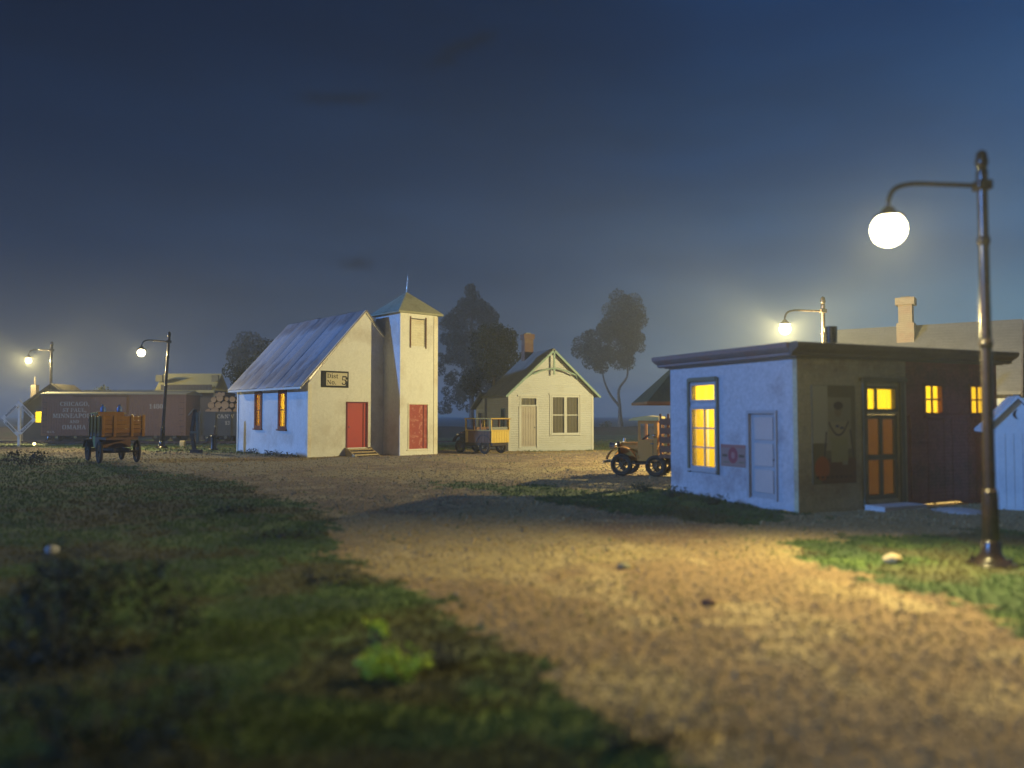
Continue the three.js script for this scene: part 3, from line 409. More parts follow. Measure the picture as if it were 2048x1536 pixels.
// ------------------------------------------------------------------ depot behind the shop, canopy, outhouse
{
  const turn = -35 * Math.PI / 180, c = thing('depot', 'long gabled building behind the flat roofed shop with pale brick chimney', 'building', [17.82, -0.5, -42.5], turn); c.scale.setScalar(1.25); // local x runs along the ridge towards the camera
  const L = 6.6, RH = 5.6, EH = 3.1, hw = 2.9, ov = 0.45;
  for (const s of [-1, 1]) obj('roof_slope', polyExtrude([[s * 0.001, RH], [s * (hw + ov), EH - ov * (RH - EH) / hw], [s * (hw + ov), EH + 0.12 - ov * (RH - EH) / hw], [s * 0.001, RH + 0.12]], L + 0.5).rotateY(Math.PI / 2).translate(-0.25, 0, 0), M.depotRoof, c);
  for (const x of [0, L - 0.12]) obj('gable_wall', polyExtrude([[-hw, -0.2], [hw, -0.2], [hw, EH], [0, RH - 0.02], [-hw, EH]], 0.12).rotateY(Math.PI / 2).translate(x, 0, 0), M.depotWall, c);
  for (const s of [-1, 1]) obj('side_wall', bx(0.121, L - 0.121, -0.2, EH, s > 0 ? hw - 0.12 : -hw, s > 0 ? hw : -hw + 0.12), M.depotWall, c);
  for (const s of [-1, 1]) obj('bargeboard', bar(V(L + 0.28, RH + 0.0, 0), V(L + 0.28, EH + 0.0 - ov * (RH - EH) / hw, s * (hw + ov)), 0.06, 0.22), M.corniceDark, c);
  const ch = obj('chimney', [bx(2.55, 3.2, 4.6, 5.75, 0.25, 0.9), bx(2.62, 3.13, 5.75, 6.5, 0.32, 0.83), bx(2.52, 3.23, 6.5, 6.8, 0.22, 0.93)], M.brickPale, c); obj('flue', bx(2.7, 3.05, 6.8, 6.86, 0.4, 0.75), M.iron, ch);
}
{
  const c = thing('platform_canopy', 'open brown hip roofed canopy behind the tan truck', 'canopy', [5.12, 0, -22.75], 0);
  const g = new THREE.ConeGeometry(1.38 * Math.SQRT2, 1.4, 4, 1); g.rotateY(Math.PI / 4); g.translate(0, 2.36 + 0.7, 0); const roof = obj('roof', g.toNonIndexed(), M.canopy, c); roof.geometry.computeVertexNormals();
  obj('eave_board', [bx(-1.4, 1.4, 2.28, 2.358, 1.33, 1.4), bx(-1.4, 1.4, 2.28, 2.358, -1.4, -1.33), bx(-1.4, -1.33, 2.28, 2.358, -1.329, 1.329), bx(1.33, 1.4, 2.28, 2.358, -1.329, 1.329)], M.orangeWood, c);
  for (const [x, z] of [[0.35, -1.1], [0.35, 1.1], [1.2, -1.1], [1.2, 1.1]]) obj('post', bx(x - 0.08, x + 0.08, -0.1, 2.5, z - 0.08, z + 0.08), M.brownWood, c);
}
{
  const c = thing('outhouse', 'pale outhouse with crescent moon cutout at the right edge', 'outhouse', [10.62, 0, -16.3], -24 * Math.PI / 180);
  const hw = 0.5, H = 1.78, A = 2.32, d = 1.0, moonHole = new THREE.Shape([[-hw, -0.1], [hw, -0.1], [hw, H], [0, A], [-hw, H]].map(([x, y]) => new THREE.Vector2(x, y))), mp = new THREE.Path();
  mp.absarc(0.02, 2.0, 0.1, Math.PI * 0.5, Math.PI * 1.5, false); mp.quadraticCurveTo(-0.06, 2.0, 0.02, 2.1); moonHole.holes.push(mp);
  const fg = new THREE.ExtrudeGeometry(moonHole, { depth: 0.05, bevelEnabled: false }); fg.translate(0, 0, -0.05); obj('front_wall', fg, M.outhouse, c);
  for (const s of [-1, 1]) obj('side_wall', bx(s > 0 ? hw - 0.05 : -hw, s > 0 ? hw : -hw + 0.05, -0.1, H - 0.03, -d, -0.051), M.outhouse, c);
  obj('back_wall', wallGeo([[-hw + 0.051, -0.1], [hw - 0.051, -0.1], [hw - 0.051, H], [0, A - 0.04], [-hw + 0.051, H]], [], 0.05).translate(0, 0, -d + 0.05), M.outhouse, c);
  for (let k = 0; k < 5; k++) obj('board', bx(-0.38 + k * 0.155, -0.38 + k * 0.155 + 0.145, 0.05, 1.6, 0.002, 0.014 + 0.008 * hash(k, 1)), M.outhouse, c);
  const sl = (A - H) / hw; for (const s of [-1, 1]) obj('roof_slope', polyExtrude([[s * 0.001, A + 0.02], [s * 0.66, A + 0.02 - 0.66 * sl], [s * 0.66, A + 0.08 - 0.66 * sl], [s * 0.001, A + 0.08]], d + 0.25).translate(0, 0, -d - 0.1), M.outhouse, c);
}

// ------------------------------------------------------------------ street lamps
function streetLamp([x, y, z], k, cd, label, spot, dx = 0) { // k: scale, dx: lean of the top
  const o = thing('street_lamp', label, 'street lamp', [x, y, z], 0, 'street lamps'); o.scale.setScalar(k); o.rotation.z = -dx;
  obj('base', [lathe([[0.0, 0], [0.3, 0], [0.3, 0.03], [0.2, 0.07], [0.13, 0.16], [0.12, 0.3], [0.1, 0.34], [0.0, 0.34]], 24), ...[0.6, 2.2, 3.8, 5.4].map((a) => rod(V(0.22 * Math.cos(a), 0.04, 0.22 * Math.sin(a)), V(0.22 * Math.cos(a), 0.1, 0.22 * Math.sin(a)), 0.03))], M.postBlack, o);
  obj('post', lathe([[0, 0.33], [0.105, 0.33], [0.1, 0.9], [0.075, 1.0], [0.068, 3.0], [0.062, 5.05], [0.07, 5.1], [0.07, 5.3], [0.055, 5.34], [0, 5.34]], 20), M.postBlack, o);
  for (const [yy, r] of [[0.95, 0.1], [2.95, 0.085], [4.35, 0.085]]) obj('collar', lathe([[0, yy - 0.06], [r * 0.85, yy - 0.06], [r, yy], [r * 0.85, yy + 0.06], [0, yy + 0.06]], 20), M.postBlack, o);
  obj('finial', lathe([[0, 5.33], [0.06, 5.34], [0.085, 5.42], [0.06, 5.56], [0, 5.6]], 16), M.postBlack, o);
  const arm = obj('arm', tube([V(0, 5.1, 0), V(-0.5, 5.12, 0), V(-1.02, 5.12, 0), V(-1.2, 5.05, 0), V(-1.28, 4.88, 0), V(-1.28, 4.78, 0)], 0.032, 8, 40), M.postBlack, o); obj('clamp', rbx(-0.1, 0.1, 5.04, 5.17, -0.09, 0.09, 0.02), M.postBlack, arm);
  obj('lamp_shade', lathe([[0.03, 4.82], [0.07, 4.8], [0.1, 4.74], [0.19, 4.69], [0.2, 4.66], [0.18, 4.68], [0.09, 4.72], [0.0, 4.74]], 24).translate(-1.28, 0, 0), M.postBlack, o);
  obj('bulb', new THREE.SphereGeometry(0.225 / k, 32, 20).translate(-1.28, 4.5, 0), M.bulb, o);
  const col = new THREE.Color().setRGB(1, 0.82, 0.34); let l;
  if (spot) { l = new THREE.SpotLight(col, cd, 0, 1.56, 0.5); l.target.position.set(-1.28 + spot[0], 4.5 + spot[1], spot[2]); o.add(l.target); } else l = new THREE.PointLight(col, cd);
  l.position.set(-1.28, 4.5, 0); l.castShadow = true; l.shadow.radius = 6; l.name = 'lamp_light'; o.add(l); return o;
}
streetLamp([6.38, groundY(6.38, -10.4), -10.4], 1, 280, 'tall black street lamp in the right foreground, nearest of all', [-3, -6.2, 7.2]);
streetLamp([12.5, groundY(12.5, -31), -31], 1.205, 1000, 'black street lamp standing behind the flat roofed shop');
streetLamp([-20.75, groundY(-20.75, -46), -46], 1.24, 150, 'black street lamp in front of the brown boxcar', null, 0.05);
streetLamp([-39.9, groundY(-39.9, -67), -67], 1.55, 1000, 'street lamp behind the boxcar at the far left');

// ------------------------------------------------------------------ railway
{
  const tr = thing('railroad_track', 'railway track in the grass behind the trucks', 'track', [0, groundY(-28, -63), -63]);
  for (const s of [-1, 1]) obj('rail', [bx(-60, 0, 0.12, 0.2, s * 0.72 - 0.035, s * 0.72 + 0.035), bx(-60, 0, 0.1, 0.12, s * 0.72 - 0.07, s * 0.72 + 0.07)], M.rust, tr);
  for (let k = 0; k < 84; k++) obj('tie', rbx(-59.6 + k * 0.71, -59.37 + k * 0.71, -0.04, 0.1, -1.25 + 0.06 * rnd(), 1.25 + 0.06 * rnd(), 0.015), M.tie, tr);
  const Y = groundY(-28, -63) + 0.2;
  const wheelGeo = (x, z) => { const g = lathe([[0, -0.07], [0.36, -0.07], [0.42, -0.06], [0.42, -0.045], [0.38, -0.04], [0.37, 0.06], [0, 0.06]], 20); g.rotateX(z > 0 ? Math.PI / 2 : -Math.PI / 2); g.translate(x, 0.38, z * 0.72); return g; };
  function bogie(o, x) { const b = obj('bogie', [bx(x - 0.95, x + 0.95, 0.34, 0.5, 0.82, 0.94), bx(x - 0.95, x + 0.95, 0.34, 0.5, -0.94, -0.82), bx(x - 0.2, x + 0.2, 0.3, 0.6, -0.8, 0.8)], M.iron, o); for (const dx of [-0.75, 0.75]) for (const s of [-1, 1]) obj('wheel', wheelGeo(x + dx, s), M.iron, b); for (const dx of [-0.75, 0.75]) obj('journal_box', bx(x + dx - 0.12, x + dx + 0.12, 0.25, 0.5, 0.945, 1.06), M.chrome, b); return b; }
  // boxcar
  const x0 = -37.4, x1 = -25.9, B0 = 0.46, B1 = 3.72, Z = 1.4, c = thing('boxcar', 'brown railway boxcar with pale railroad lettering', 'boxcar', [0, Y, -63]);
  obj('body', bx(x0, x1, B0, B1, -Z, Z - 0.03), M.boxcar, c);
  for (let k = 0; k < 56; k++) { const a = x0 + k * (x1 - x0) / 56; obj('board', bx(a + 0.008, a + (x1 - x0) / 56 - 0.008, B0 + 0.02, B1 - 0.02, Z - 0.032, Z - 0.004 + 0.006 * hash(k, 9)), M.boxcar, c); }
  obj('roof', polyExtrude([[-Z - 0.12, B1], [Z + 0.12, B1], [Z + 0.12, B1 + 0.1], [0, B1 + 0.34], [-Z - 0.12, B1 + 0.1]], x1 - x0 + 0.2).rotateY(Math.PI / 2).translate(x0 - 0.1, 0, 0), M.boxRoof, c);
  obj('roof_walk', bx(x0 - 0.2, x1 + 0.2, B1 + 0.38, B1 + 0.42, -0.25, 0.25), M.boxRoof, c);
  const dr = obj('door', bx(-32.7, -30.6, B0 + 0.08, B1 - 0.16, Z + 0.005, Z + 0.06), M.boxcar, c); obj('door_rail', bx(-34.8, -30.5, B1 - 0.15, B1 - 0.09, Z + 0.005, Z + 0.1), M.rust, dr); obj('handle', bx(-32.55, -32.5, 1.5, 2.1, Z + 0.06, Z + 0.1), M.iron, dr);
  for (const xl of [x0 + 0.25, x1 - 0.35]) for (let k = 0; k < 6; k++) obj('grab_iron', rod(V(xl - 0.18, 0.7 + k * 0.48, Z + 0.05), V(xl + 0.22, 0.7 + k * 0.48, Z + 0.05), 0.018), M.rust, c);
  obj('underframe', [bx(x0, x1, B0 - 0.14, B0 - 0.003, -0.4, 0.4), rod(V(-35, 0.42, 0.9), V(-29.5, 0.42, 0.9), 0.03)], M.iron, c);
  bogie(c, -35.6); bogie(c, -27.7);
  [['CHICAGO,', 0.33, 2.98], ['ST PAUL,', 0.3, 2.5], ['MINNEAPOLIS', 0.34, 2.03], ['AND', 0.24, 1.62], ['OMAHA', 0.34, 1.12]].forEach(([s, h, y]) => obj('lettering', text(s, h, 0.01).translate(-34.75, y - 0.15, Z + 0.008), M.letters, c));
  obj('lettering', text('14802', 0.36, 0.01).translate(-28.15, 2.62, Z + 0.008), M.letters, c); obj('lettering', text('M.C.B.', 0.14, 0.01).translate(-36.6, 0.7, Z + 0.008), M.letters, c);
  // gondola and its logs
  const gx0 = -24.9, gx1 = -15.5, G1 = 2.3, g = thing('gondola_car', 'black gondola car loaded with cut logs', 'gondola', [0, Y, -63]);
  obj('side', bx(gx0, gx1, B0, G1, Z - 0.1, Z - 0.02), M.gondola, g); obj('side', bx(gx0, gx1, B0, G1, -Z, -Z + 0.08), M.gondola, g); obj('end', bx(gx0, gx0 + 0.1, B0, G1, -Z + 0.081, Z - 0.101), M.gondola, g); obj('end', bx(gx1 - 0.1, gx1, B0, G1, -Z + 0.081, Z - 0.101), M.gondola, g); obj('floor', bx(gx0 + 0.11, gx1 - 0.11, B0, B0 + 0.1, -Z + 0.09, Z - 0.11), M.gondola, g);
  for (let k = 0; k < 9; k++) obj('rib', bx(gx0 + 0.05 + k * 1.22, gx0 + 0.15 + k * 1.22, B0 - 0.02, G1 + 0.02, Z - 0.018, Z + 0.06), M.gondola, g);
  obj('top_chord', bx(gx0 - 0.03, gx1 + 0.03, G1 + 0.003, G1 + 0.08, Z - 0.12, Z + 0.05), M.gondola, g);
  bogie(g, -23.6); bogie(g, -17.4);
  obj('lettering', text('C&NW', 0.3, 0.01).translate(-22.75, 1.85, Z - 0.018), M.letters, g); obj('lettering', text('13', 0.28, 0.01).translate(-22.6, 1.35, Z - 0.018), M.letters, g);
  let n = 0; const rows = [[2.42, 0.28], [2.92, 0.27], [3.38, 0.25], [3.8, 0.2]];
  rows.forEach(([yy, r0], j) => { let nth = 0; for (let xx = gx0 + 0.35 + j * 0.25; xx < -21.6; xx += 0) { const r = r0 * rr(0.68, 1.18); if (j === 3 && (xx < -23.9 || (xx > -22.9 && xx < -22.2))) { xx += 0.5; continue; }
    const L = thing('log', ['first', 'second', 'third', 'fourth', 'fifth', 'sixth', 'seventh', 'eighth', 'ninth', 'tenth', 'eleventh'][nth++] + ' cut log from the left in the ' + ['bottom', 'second', 'third', 'top'][j] + ' row of the gondola load', 'log', [xx + r, Y + yy + rr(-0.06, 0.06) + (r - r0) * 0.6, -63 + rr(-0.05, 0.1)], rr(-0.05, 0.05), 'logs on the gondola car');
    const bark = lathe([[r * 0.99, -1.1], [r * 1.02, -0.4], [r * 0.98, 0.5], [r, 1.08], [r * 0.96, 1.1]], 12); bark.rotateX(Math.PI / 2); obj('bark', bark, M.bark, L);
    for (const s of [-1, 1]) { const e = new THREE.CircleGeometry(r * 0.97, 14); if (s < 0) e.rotateY(Math.PI); e.translate(0, 0, s * 1.1); obj('cut_end', e, M.cut, L); }
    xx += r * 2 + 0.02; n++; } });
}
{ // freight house behind the tracks with long sign board
  const c = thing('freight_house', 'dark trackside freight house with tan roof rising behind the boxcar', 'building', [-32.1, -0.4, -70.5]);
  const w = 4.9; obj('wall', bx(-0.1, w + 0.1, -0.1, 4.6, -3, 0), M.darkShed, c);
  obj('roof', polyExtrude([[0.5, 4.5], [-1.4, 6.2], [-3.4, 4.5], [-3.4, 4.38], [-1.4, 6.06], [0.5, 4.36]], w + 0.5).rotateY(-Math.PI / 2).translate(w + 0.25, 0, 0), M.tanRoof, c);
  const sb = obj('sign_board', bx(0.3, w, 4.5, 5.1, 0.32, 0.38), M.darkShed, c); for (let k = 0; k < 16; k++) { const a = 0.5 + k * 0.27; obj('letter_mark', bx(a, a + 0.07 + 0.08 * hash(k, 4), 4.64, 4.96, 0.382, 0.39), M.gondola, sb); }
  for (const x of [-0.1, w + 0.1]) obj('gable_finial', bx(x - 0.3, x + 0.3, 5.4, 6.0, -0.4, -0.1), M.oliveTrim, c);
  obj('corner_post', bx(w + 0.12, w + 0.22, 3.2, 5.2, 0.1, 0.2), M.tanRoof, c);
}
{ // dark section house with lit window at the left end
  const c = thing('section_house', 'small dark house with glowing yellow window at the far left', 'house', [-42.2, -0.4, -67]);
  const W = 5, A = 4.9, E = 3.1;
  obj('front_wall', wallGeo([[0, -0.1], [W, -0.1], [W, E], [W / 2, A], [0, E]], [[1.0, 1.62, 1.7, 2.65]]), M.darkShed, c); obj('side_wall', bx(0, 0.12, -0.1, E, -3, -0.121), M.darkShed, c); obj('side_wall', bx(W - 0.12, W, -0.1, E, -3, -0.121), M.darkShed, c); obj('back_wall', wallGeo([[0.121, -0.1], [W - 0.121, -0.1], [W - 0.121, E], [W / 2, A - 0.1], [0.121, E]], []).translate(0, 0, -2.88), M.darkShed, c);
  for (const s of [-1, 1]) obj('roof_slope', polyExtrude([[W / 2 + s * 0.001, A + 0.05], [W / 2 + s * 2.8, A + 0.05 - 2.8 * 0.72], [W / 2 + s * 2.8, A + 0.17 - 2.8 * 0.72], [W / 2 + s * 0.001, A + 0.17]], 3.6).translate(0, 0, -3.2), M.darkShed, c);
  makeWindow(c, [1.31, 1.7, 0], 0, 0.62, 0.95, { frame: M.darkShed, blind: M.yellowBlind, folds: 2 });
  const ch = obj('chimney', bx(0.1, 0.55, 3.0, 5.0, -1.2, -0.75), M.darkShed, c); obj('pipe', rod(V(0.32, 5.0, -0.97), V(0.32, 5.7, -0.97), 0.07), M.iron, ch);
  roomLamp([-42.2 + 1.6, 2.2, -68.2], 22, 'bulb glowing inside the far left house');
}
{ // railroad crossing sign
  const c = thing('crossing_sign', 'white diamond shaped railroad crossing sign on a post at left', 'sign', [-34.6, groundY(-34.6, -54.5), -54.5]);
  obj('post', rbx(-0.09, 0.09, -0.1, 3.1, -0.06, 0.06, 0.015), M.signWhite, c); obj('post_cap', at(new THREE.ConeGeometry(0.14, 0.2, 4), 0, 3.2, 0, Math.PI / 4), M.signWhite, c);
  const cy = 1.95, R = 1.12; const P = [V(0, cy + R, 0.09), V(R, cy, 0.09), V(0, cy - R, 0.09), V(-R, cy, 0.09)];
  for (let k = 0; k < 4; k++) { const a = P[k], b = P[(k + 1) % 4]; const d = b.clone().sub(a).normalize(); const ar = obj('arm', bar(a.clone().addScaledVector(d, -0.02 + 0.001 * k), b.clone().addScaledVector(d, -0.14), 0.03 + 0.004 * (k % 2), 0.24), M.signWhite, c);
    const str = ['CROSSING', 'RAILROAD', 'CROSSING', 'RAILROAD'][k], tg = text(str, 0.13, 0.008); tg.translate(0, -0.065, 0); tg.rotateZ([-1, 1, -1, 1][k] * Math.PI / 4); const m = a.clone().add(b).multiplyScalar(0.5); tg.translate(m.x, m.y, 0.11); obj('lettering', tg, M.signBlack, ar); }
}
{ // switch lantern on the ground by the track
  const c = thing('switch_lantern', 'small glowing yellow lantern on the ground by the crossing sign', 'lantern', [-34.2, groundY(-34.2, -55.6), -55.6]);
  obj('body', lathe([[0, 0], [0.12, 0], [0.12, 0.05], [0.07, 0.06], [0.07, 0.1], [0, 0.1]], 14), M.iron, c); obj('globe', at(new THREE.SphereGeometry(0.1, 12, 10), 0, 0.2, 0), M.roomBulb, c); obj('cap', at(new THREE.ConeGeometry(0.12, 0.12, 12), 0, 0.36, 0), M.iron, c);
  const l = new THREE.PointLight(new THREE.Color().setRGB(1, 0.75, 0.25), 1.5); l.position.y = 0.2; l.castShadow = true; c.add(l);
}

// ------------------------------------------------------------------ vehicles (local +z is forwards, +x the vehicle's left)
function wheel(o, x, y, z, r, w = 0.12) {
  const t = new THREE.TorusGeometry(r - w * 0.5, w * 0.5, 10, 28); t.rotateY(Math.PI / 2); const m = obj('wheel', t, M.tyre, o); m.position.set(x, y, z);
  const sp = []; for (let k = 0; k < 10; k++) { const a = k / 10 * 2 * Math.PI; sp.push(rod(V(0, 0, 0), V(0, Math.sin(a) * (r - w), Math.cos(a) * (r - w)), 0.022, 0.016, 6)); } obj('spokes', sp, M.spoke, m);
  const rim = new THREE.TorusGeometry(r - w * 1.05, 0.025, 6, 24); rim.rotateY(Math.PI / 2); obj('rim', rim, M.spoke, m); obj('hub', rod(V(-0.07, 0, 0), V(0.07, 0, 0), 0.07, 0.06, 12), M.spoke, m);
}
function fender(o, x, z, r, w, a0, a1, mat) { const pts = []; for (let k = 0; k <= 10; k++) { const a = a0 + (a1 - a0) * k / 10; pts.push([Math.cos(a) * (r + 0.05), Math.sin(a) * (r + 0.05)]); } for (let k = 10; k >= 0; k--) { const a = a0 + (a1 - a0) * k / 10; pts.push([Math.cos(a) * (r + 0.08), Math.sin(a) * (r + 0.08)]); } const g = polyExtrude(pts, w); g.rotateY(-Math.PI / 2); g.translate(x + w / 2, r, z); obj('fender', g, mat, o); }
{ // orange stake truck
  const X = -16.85, Z = -32.75, c = thing('stake_truck', 'old truck with orange plank bed and blue cans, seen from behind at left', 'truck', [X, groundY(X, Z), Z], -141 * Math.PI / 180);
  for (const [x, z, r] of [[0.66, 1.35, 0.43], [-0.66, 1.35, 0.43], [0.7, -1.1, 0.47], [-0.7, -1.1, 0.47]]) wheel(c, x, r, z, r);
  obj('chassis', [bx(-0.32, -0.24, 0.5, 0.62, -1.8, 1.7), bx(0.24, 0.32, 0.5, 0.62, -1.8, 1.7), rod(V(-0.64, 0.43, 1.35), V(0.64, 0.43, 1.35), 0.04), rod(V(-0.68, 0.47, -1.1), V(0.68, 0.47, -1.1), 0.05)], M.darkPaint, c);
  const hd = obj('hood', polyExtrude([[-0.32, 0.58], [0.32, 0.58], [0.34, 0.95], [0.22, 1.12], [-0.22, 1.12], [-0.34, 0.95]], 0.68).translate(0, 0, 1.06), M.redPaint, c); obj('radiator', rbx(-0.33, 0.33, 0.52, 1.16, 1.74, 1.82, 0.02), M.darkPaint, hd); obj('radiator_cap', at(new THREE.SphereGeometry(0.05, 10, 8), 0, 1.2, 1.78), M.chrome, hd);
  for (const s of [-1, 1]) { obj('headlight', rod(V(s * 0.42, 0.95, 1.68), V(s * 0.42, 0.95, 1.82), 0.07, 0.12, 14), M.chrome, c); fender(c, s * 0.66, 1.35, 0.44, 0.24, 0.3, 2.8, M.darkPaint); }
  obj('bumper', bx(-0.7, 0.7, 0.45, 0.53, 1.9, 1.95), M.darkPaint, c);
  const cb = obj('cab', [bx(-0.55, 0.55, 0.62, 1.08, 0.48, 1.05), bx(-0.55, 0.55, 1.0, 1.5, 0.44, 0.5)], M.tanPanel, c); obj('seat', rbx(-0.5, 0.5, 1.08, 1.2, 0.52, 0.84, 0.03), M.darkPaint, cb); obj('dashboard', bx(-0.5, 0.5, 1.085, 1.36, 1.0, 1.05), M.tanPanel, cb);
  const st = new THREE.TorusGeometry(0.17, 0.018, 6, 18); st.rotateX(-0.9); st.translate(0.25, 1.42, 0.86); obj('steering_wheel', st, M.darkPaint, cb);
  obj('roof', polyExtrude([[-0.62, 2.02], [0.62, 2.02], [0.62, 2.06], [0.3, 2.12], [-0.3, 2.12], [-0.62, 2.06]], 0.95).translate(0, 0, 0.4), M.tanPanel, c); for (const s of [-1, 1]) for (const z of [0.5, 1.25]) obj('roof_post', rod(V(s * 0.54, 1.06, Math.min(z, 1.0)), V(s * 0.54, 2.03, z), 0.025), M.darkPaint, c);
  const wf = obj('windshield', frameGeo(0.96, 0.5, 0.03, 0.02, 0.02, false), M.chrome, c); wf.position.set(0, 1.4, 1.1); const wp = new THREE.PlaneGeometry(0.96, 0.5); wp.translate(0, 0.25, 0); obj('glass', wp, M.glass, wf);
  obj('mirror', rbx(0.6, 0.75, 1.72, 1.8, 1.0, 1.03, 0.01), M.chrome, c);
  obj('bed_floor', [bx(-0.82, 0.82, 1.12, 1.24, -1.85, 0.36), bx(-0.6, 0.6, 0.622, 1.12, -0.5, 0.3), bx(-0.6, 0.6, 0.97, 1.12, -1.7, -0.5)], M.brownWood, c);
  for (const s of [-1, 1]) for (let k = 0; k < 4; k++) obj('side_plank', rbx(s * 0.79 - 0.02, s * 0.79 + 0.02, 1.25 + k * 0.17, 1.41 + k * 0.17, -1.82, 0.34, 0.01), M.orangePaint, c);
  for (const z of [-1.84, 0.34]) for (let k = 0; k < 4; k++) obj('end_plank', rbx(-0.76, 0.76, 1.25 + k * 0.17, 1.41 + k * 0.17, z - 0.02, z + 0.02, 0.01), M.orangePaint, c);
  for (const s of [-1, 1]) for (const z of [-1.72, -1.05, -0.4, 0.24]) obj('stake', rbx(s * 0.825 - 0.02, s * 0.825 + 0.03, 1.1, 1.98, z - 0.05, z + 0.05, 0.015), M.orangePaint, c);
  for (const x of [-0.74, -0.32, 0.32, 0.74]) obj('tail_stake', rbx(x - 0.05, x + 0.05, 1.1, 1.98, -1.895, -1.862, 0.012), M.orangePaint, c);
  const toW = (x, y, z) => { const a = -141 * Math.PI / 180; return [X + x * Math.cos(a) + z * Math.sin(a), groundY(X, Z) + y, Z - x * Math.sin(a) + z * Math.cos(a)]; };
  const cr = thing('crate', 'orange crate standing in the stake truck bed behind the cab', 'crate', toW(0.15, 1.24, -0.1), -141 * Math.PI / 180); obj('box', [rbx(-0.5, 0.5, 0, 0.86, -0.3, 0.3, 0.01)], M.orangePaint, cr); for (const y of [0.2, 0.6]) obj('slat', bx(-0.52, 0.52, y, y + 0.14, 0.302, 0.32), M.orangePaint, cr); for (const y of [0.2, 0.6]) obj('slat', bx(0.502, 0.52, y, y + 0.14, -0.3, 0.3), M.orangePaint, cr);
  [[-0.25, 'left'], [0.38, 'right']].forEach(([dx, w]) => { const a = -141 * Math.PI / 180, p = toW(0.15 - dx, 2.1, -0.1); const k = thing('blue_can', w + ' one of two blue cans on the orange truck crate', 'can', p, 0, 'blue cans on the truck'); obj('body', lathe([[0, 0], [0.1, 0], [0.105, 0.02], [0.105, 0.17], [0.05, 0.23], [0.05, 0.26], [0, 0.26]], 16), M.blueCan, k); obj('lid', lathe([[0, 0.26], [0.065, 0.26], [0.065, 0.3], [0, 0.31]], 12), M.chrome, k); });
}
{ // tan truck half hidden by the shop
  const a = -112 * Math.PI / 180, X = 4.35, Z = -25.6, c = thing('tan_truck', 'tan vintage truck half hidden behind the grey shop', 'truck', [X, groundY(X, Z), Z], a);
  for (const [x, z, r] of [[0.55, 0.62, 0.37], [-0.55, 0.62, 0.37], [0.55, -0.5, 0.35], [-0.55, -0.5, 0.35]]) wheel(c, x, r, z, r, 0.13);
  obj('chassis', [bx(-0.3, -0.22, 0.42, 0.52, -2.2, 0.95), bx(0.22, 0.3, 0.42, 0.52, -2.2, 0.95), rod(V(-0.55, 0.37, 0.62), V(0.55, 0.37, 0.62), 0.035), rod(V(-0.55, 0.35, -0.5), V(0.55, 0.35, -0.5), 0.04)], M.darkPaint, c);
  const hd = obj('hood', polyExtrude([[-0.3, 0.5], [0.3, 0.5], [0.34, 0.9], [0.3, 1.0], [0.16, 1.08], [-0.16, 1.08], [-0.3, 1.0], [-0.34, 0.9]], 0.62).translate(0, 0, 0.1), M.tanPaint, c); obj('radiator', rbx(-0.32, 0.32, 0.46, 1.1, 0.72, 0.8, 0.03), M.darkPaint, hd); obj('radiator_cap', at(new THREE.CylinderGeometry(0.035, 0.045, 0.12, 10), 0, 1.16, 0.66), M.chrome, hd);
  for (const s of [-1, 1]) { fender(c, s * 0.55, 0.62, 0.44, 0.26, 0.2, 2.75, M.tanPaint); obj('headlight', [at(new THREE.SphereGeometry(0.11, 14, 10), s * 0.45, 0.98, 0.9), rod(V(s * 0.45, 0.98, 0.92), V(s * 0.45, 0.98, 1.02), 0.11, 0.12, 14)], M.chrome, c); }
  obj('bumper', [rbx(-0.72, 0.72, 0.4, 0.5, 1.15, 1.2, 0.02), bx(-0.3, -0.24, 0.42, 0.48, 0.95, 1.15), bx(0.24, 0.3, 0.42, 0.48, 0.95, 1.15)], M.chrome, c);
  const cab = obj('cab', [bx(-0.56, 0.56, 0.5, 0.58, -0.55, 0.1), bx(0.5, 0.56, 0.58, 1.18, -0.55, 0.08), bx(-0.56, -0.5, 0.58, 1.18, -0.55, 0.08), bx(-0.5, 0.5, 0.58, 1.8, -0.56, -0.5), bx(-0.5, 0.5, 0.58, 1.15, 0.04, 0.09), ...[-1, 1].flatMap((s) => [bx(s > 0 ? 0.5 : -0.56, s > 0 ? 0.56 : -0.5, 1.18, 1.8, -0.555, -0.44), bx(s > 0 ? 0.5 : -0.56, s > 0 ? 0.56 : -0.5, 1.18, 1.8, 0.0, 0.075), bx(s > 0 ? 0.5 : -0.56, s > 0 ? 0.56 : -0.5, 1.7, 1.8, -0.44, 0.0)])], M.tanPaint, c);
  obj('seat', rbx(-0.48, 0.48, 0.8, 0.92, -0.48, -0.1, 0.03), M.darkPaint, cab); const st = new THREE.TorusGeometry(0.17, 0.018, 6, 18); st.rotateX(-0.9); st.translate(0.25, 1.25, -0.1); obj('steering_wheel', st, M.darkPaint, cab); obj('door_handle', bx(0.562, 0.59, 1.05, 1.08, -0.45, -0.34), M.chrome, cab); obj('door_seam', bx(0.561, 0.566, 0.6, 1.17, -0.42, -0.405), M.darkPaint, cab);
  for (const s of [-1, 1]) { const g = new THREE.PlaneGeometry(0.44, 0.52); g.rotateY(Math.PI / 2); g.translate(s * 0.53, 1.44, -0.22); obj('side_glass', g, M.glass, cab); } const wg = new THREE.PlaneGeometry(1.0, 0.6); wg.translate(0, 1.46, 0.06); obj('windshield', wg, M.glass, cab);
  obj('roof', polyExtrude([[0.36, 1.8], [-0.62, 1.8], [-0.62, 1.93], [-0.2, 1.96], [0.2, 1.9], [0.36, 1.84]], 1.24).rotateY(-Math.PI / 2).translate(0.62, 0, 0), M.creamRoof, c);
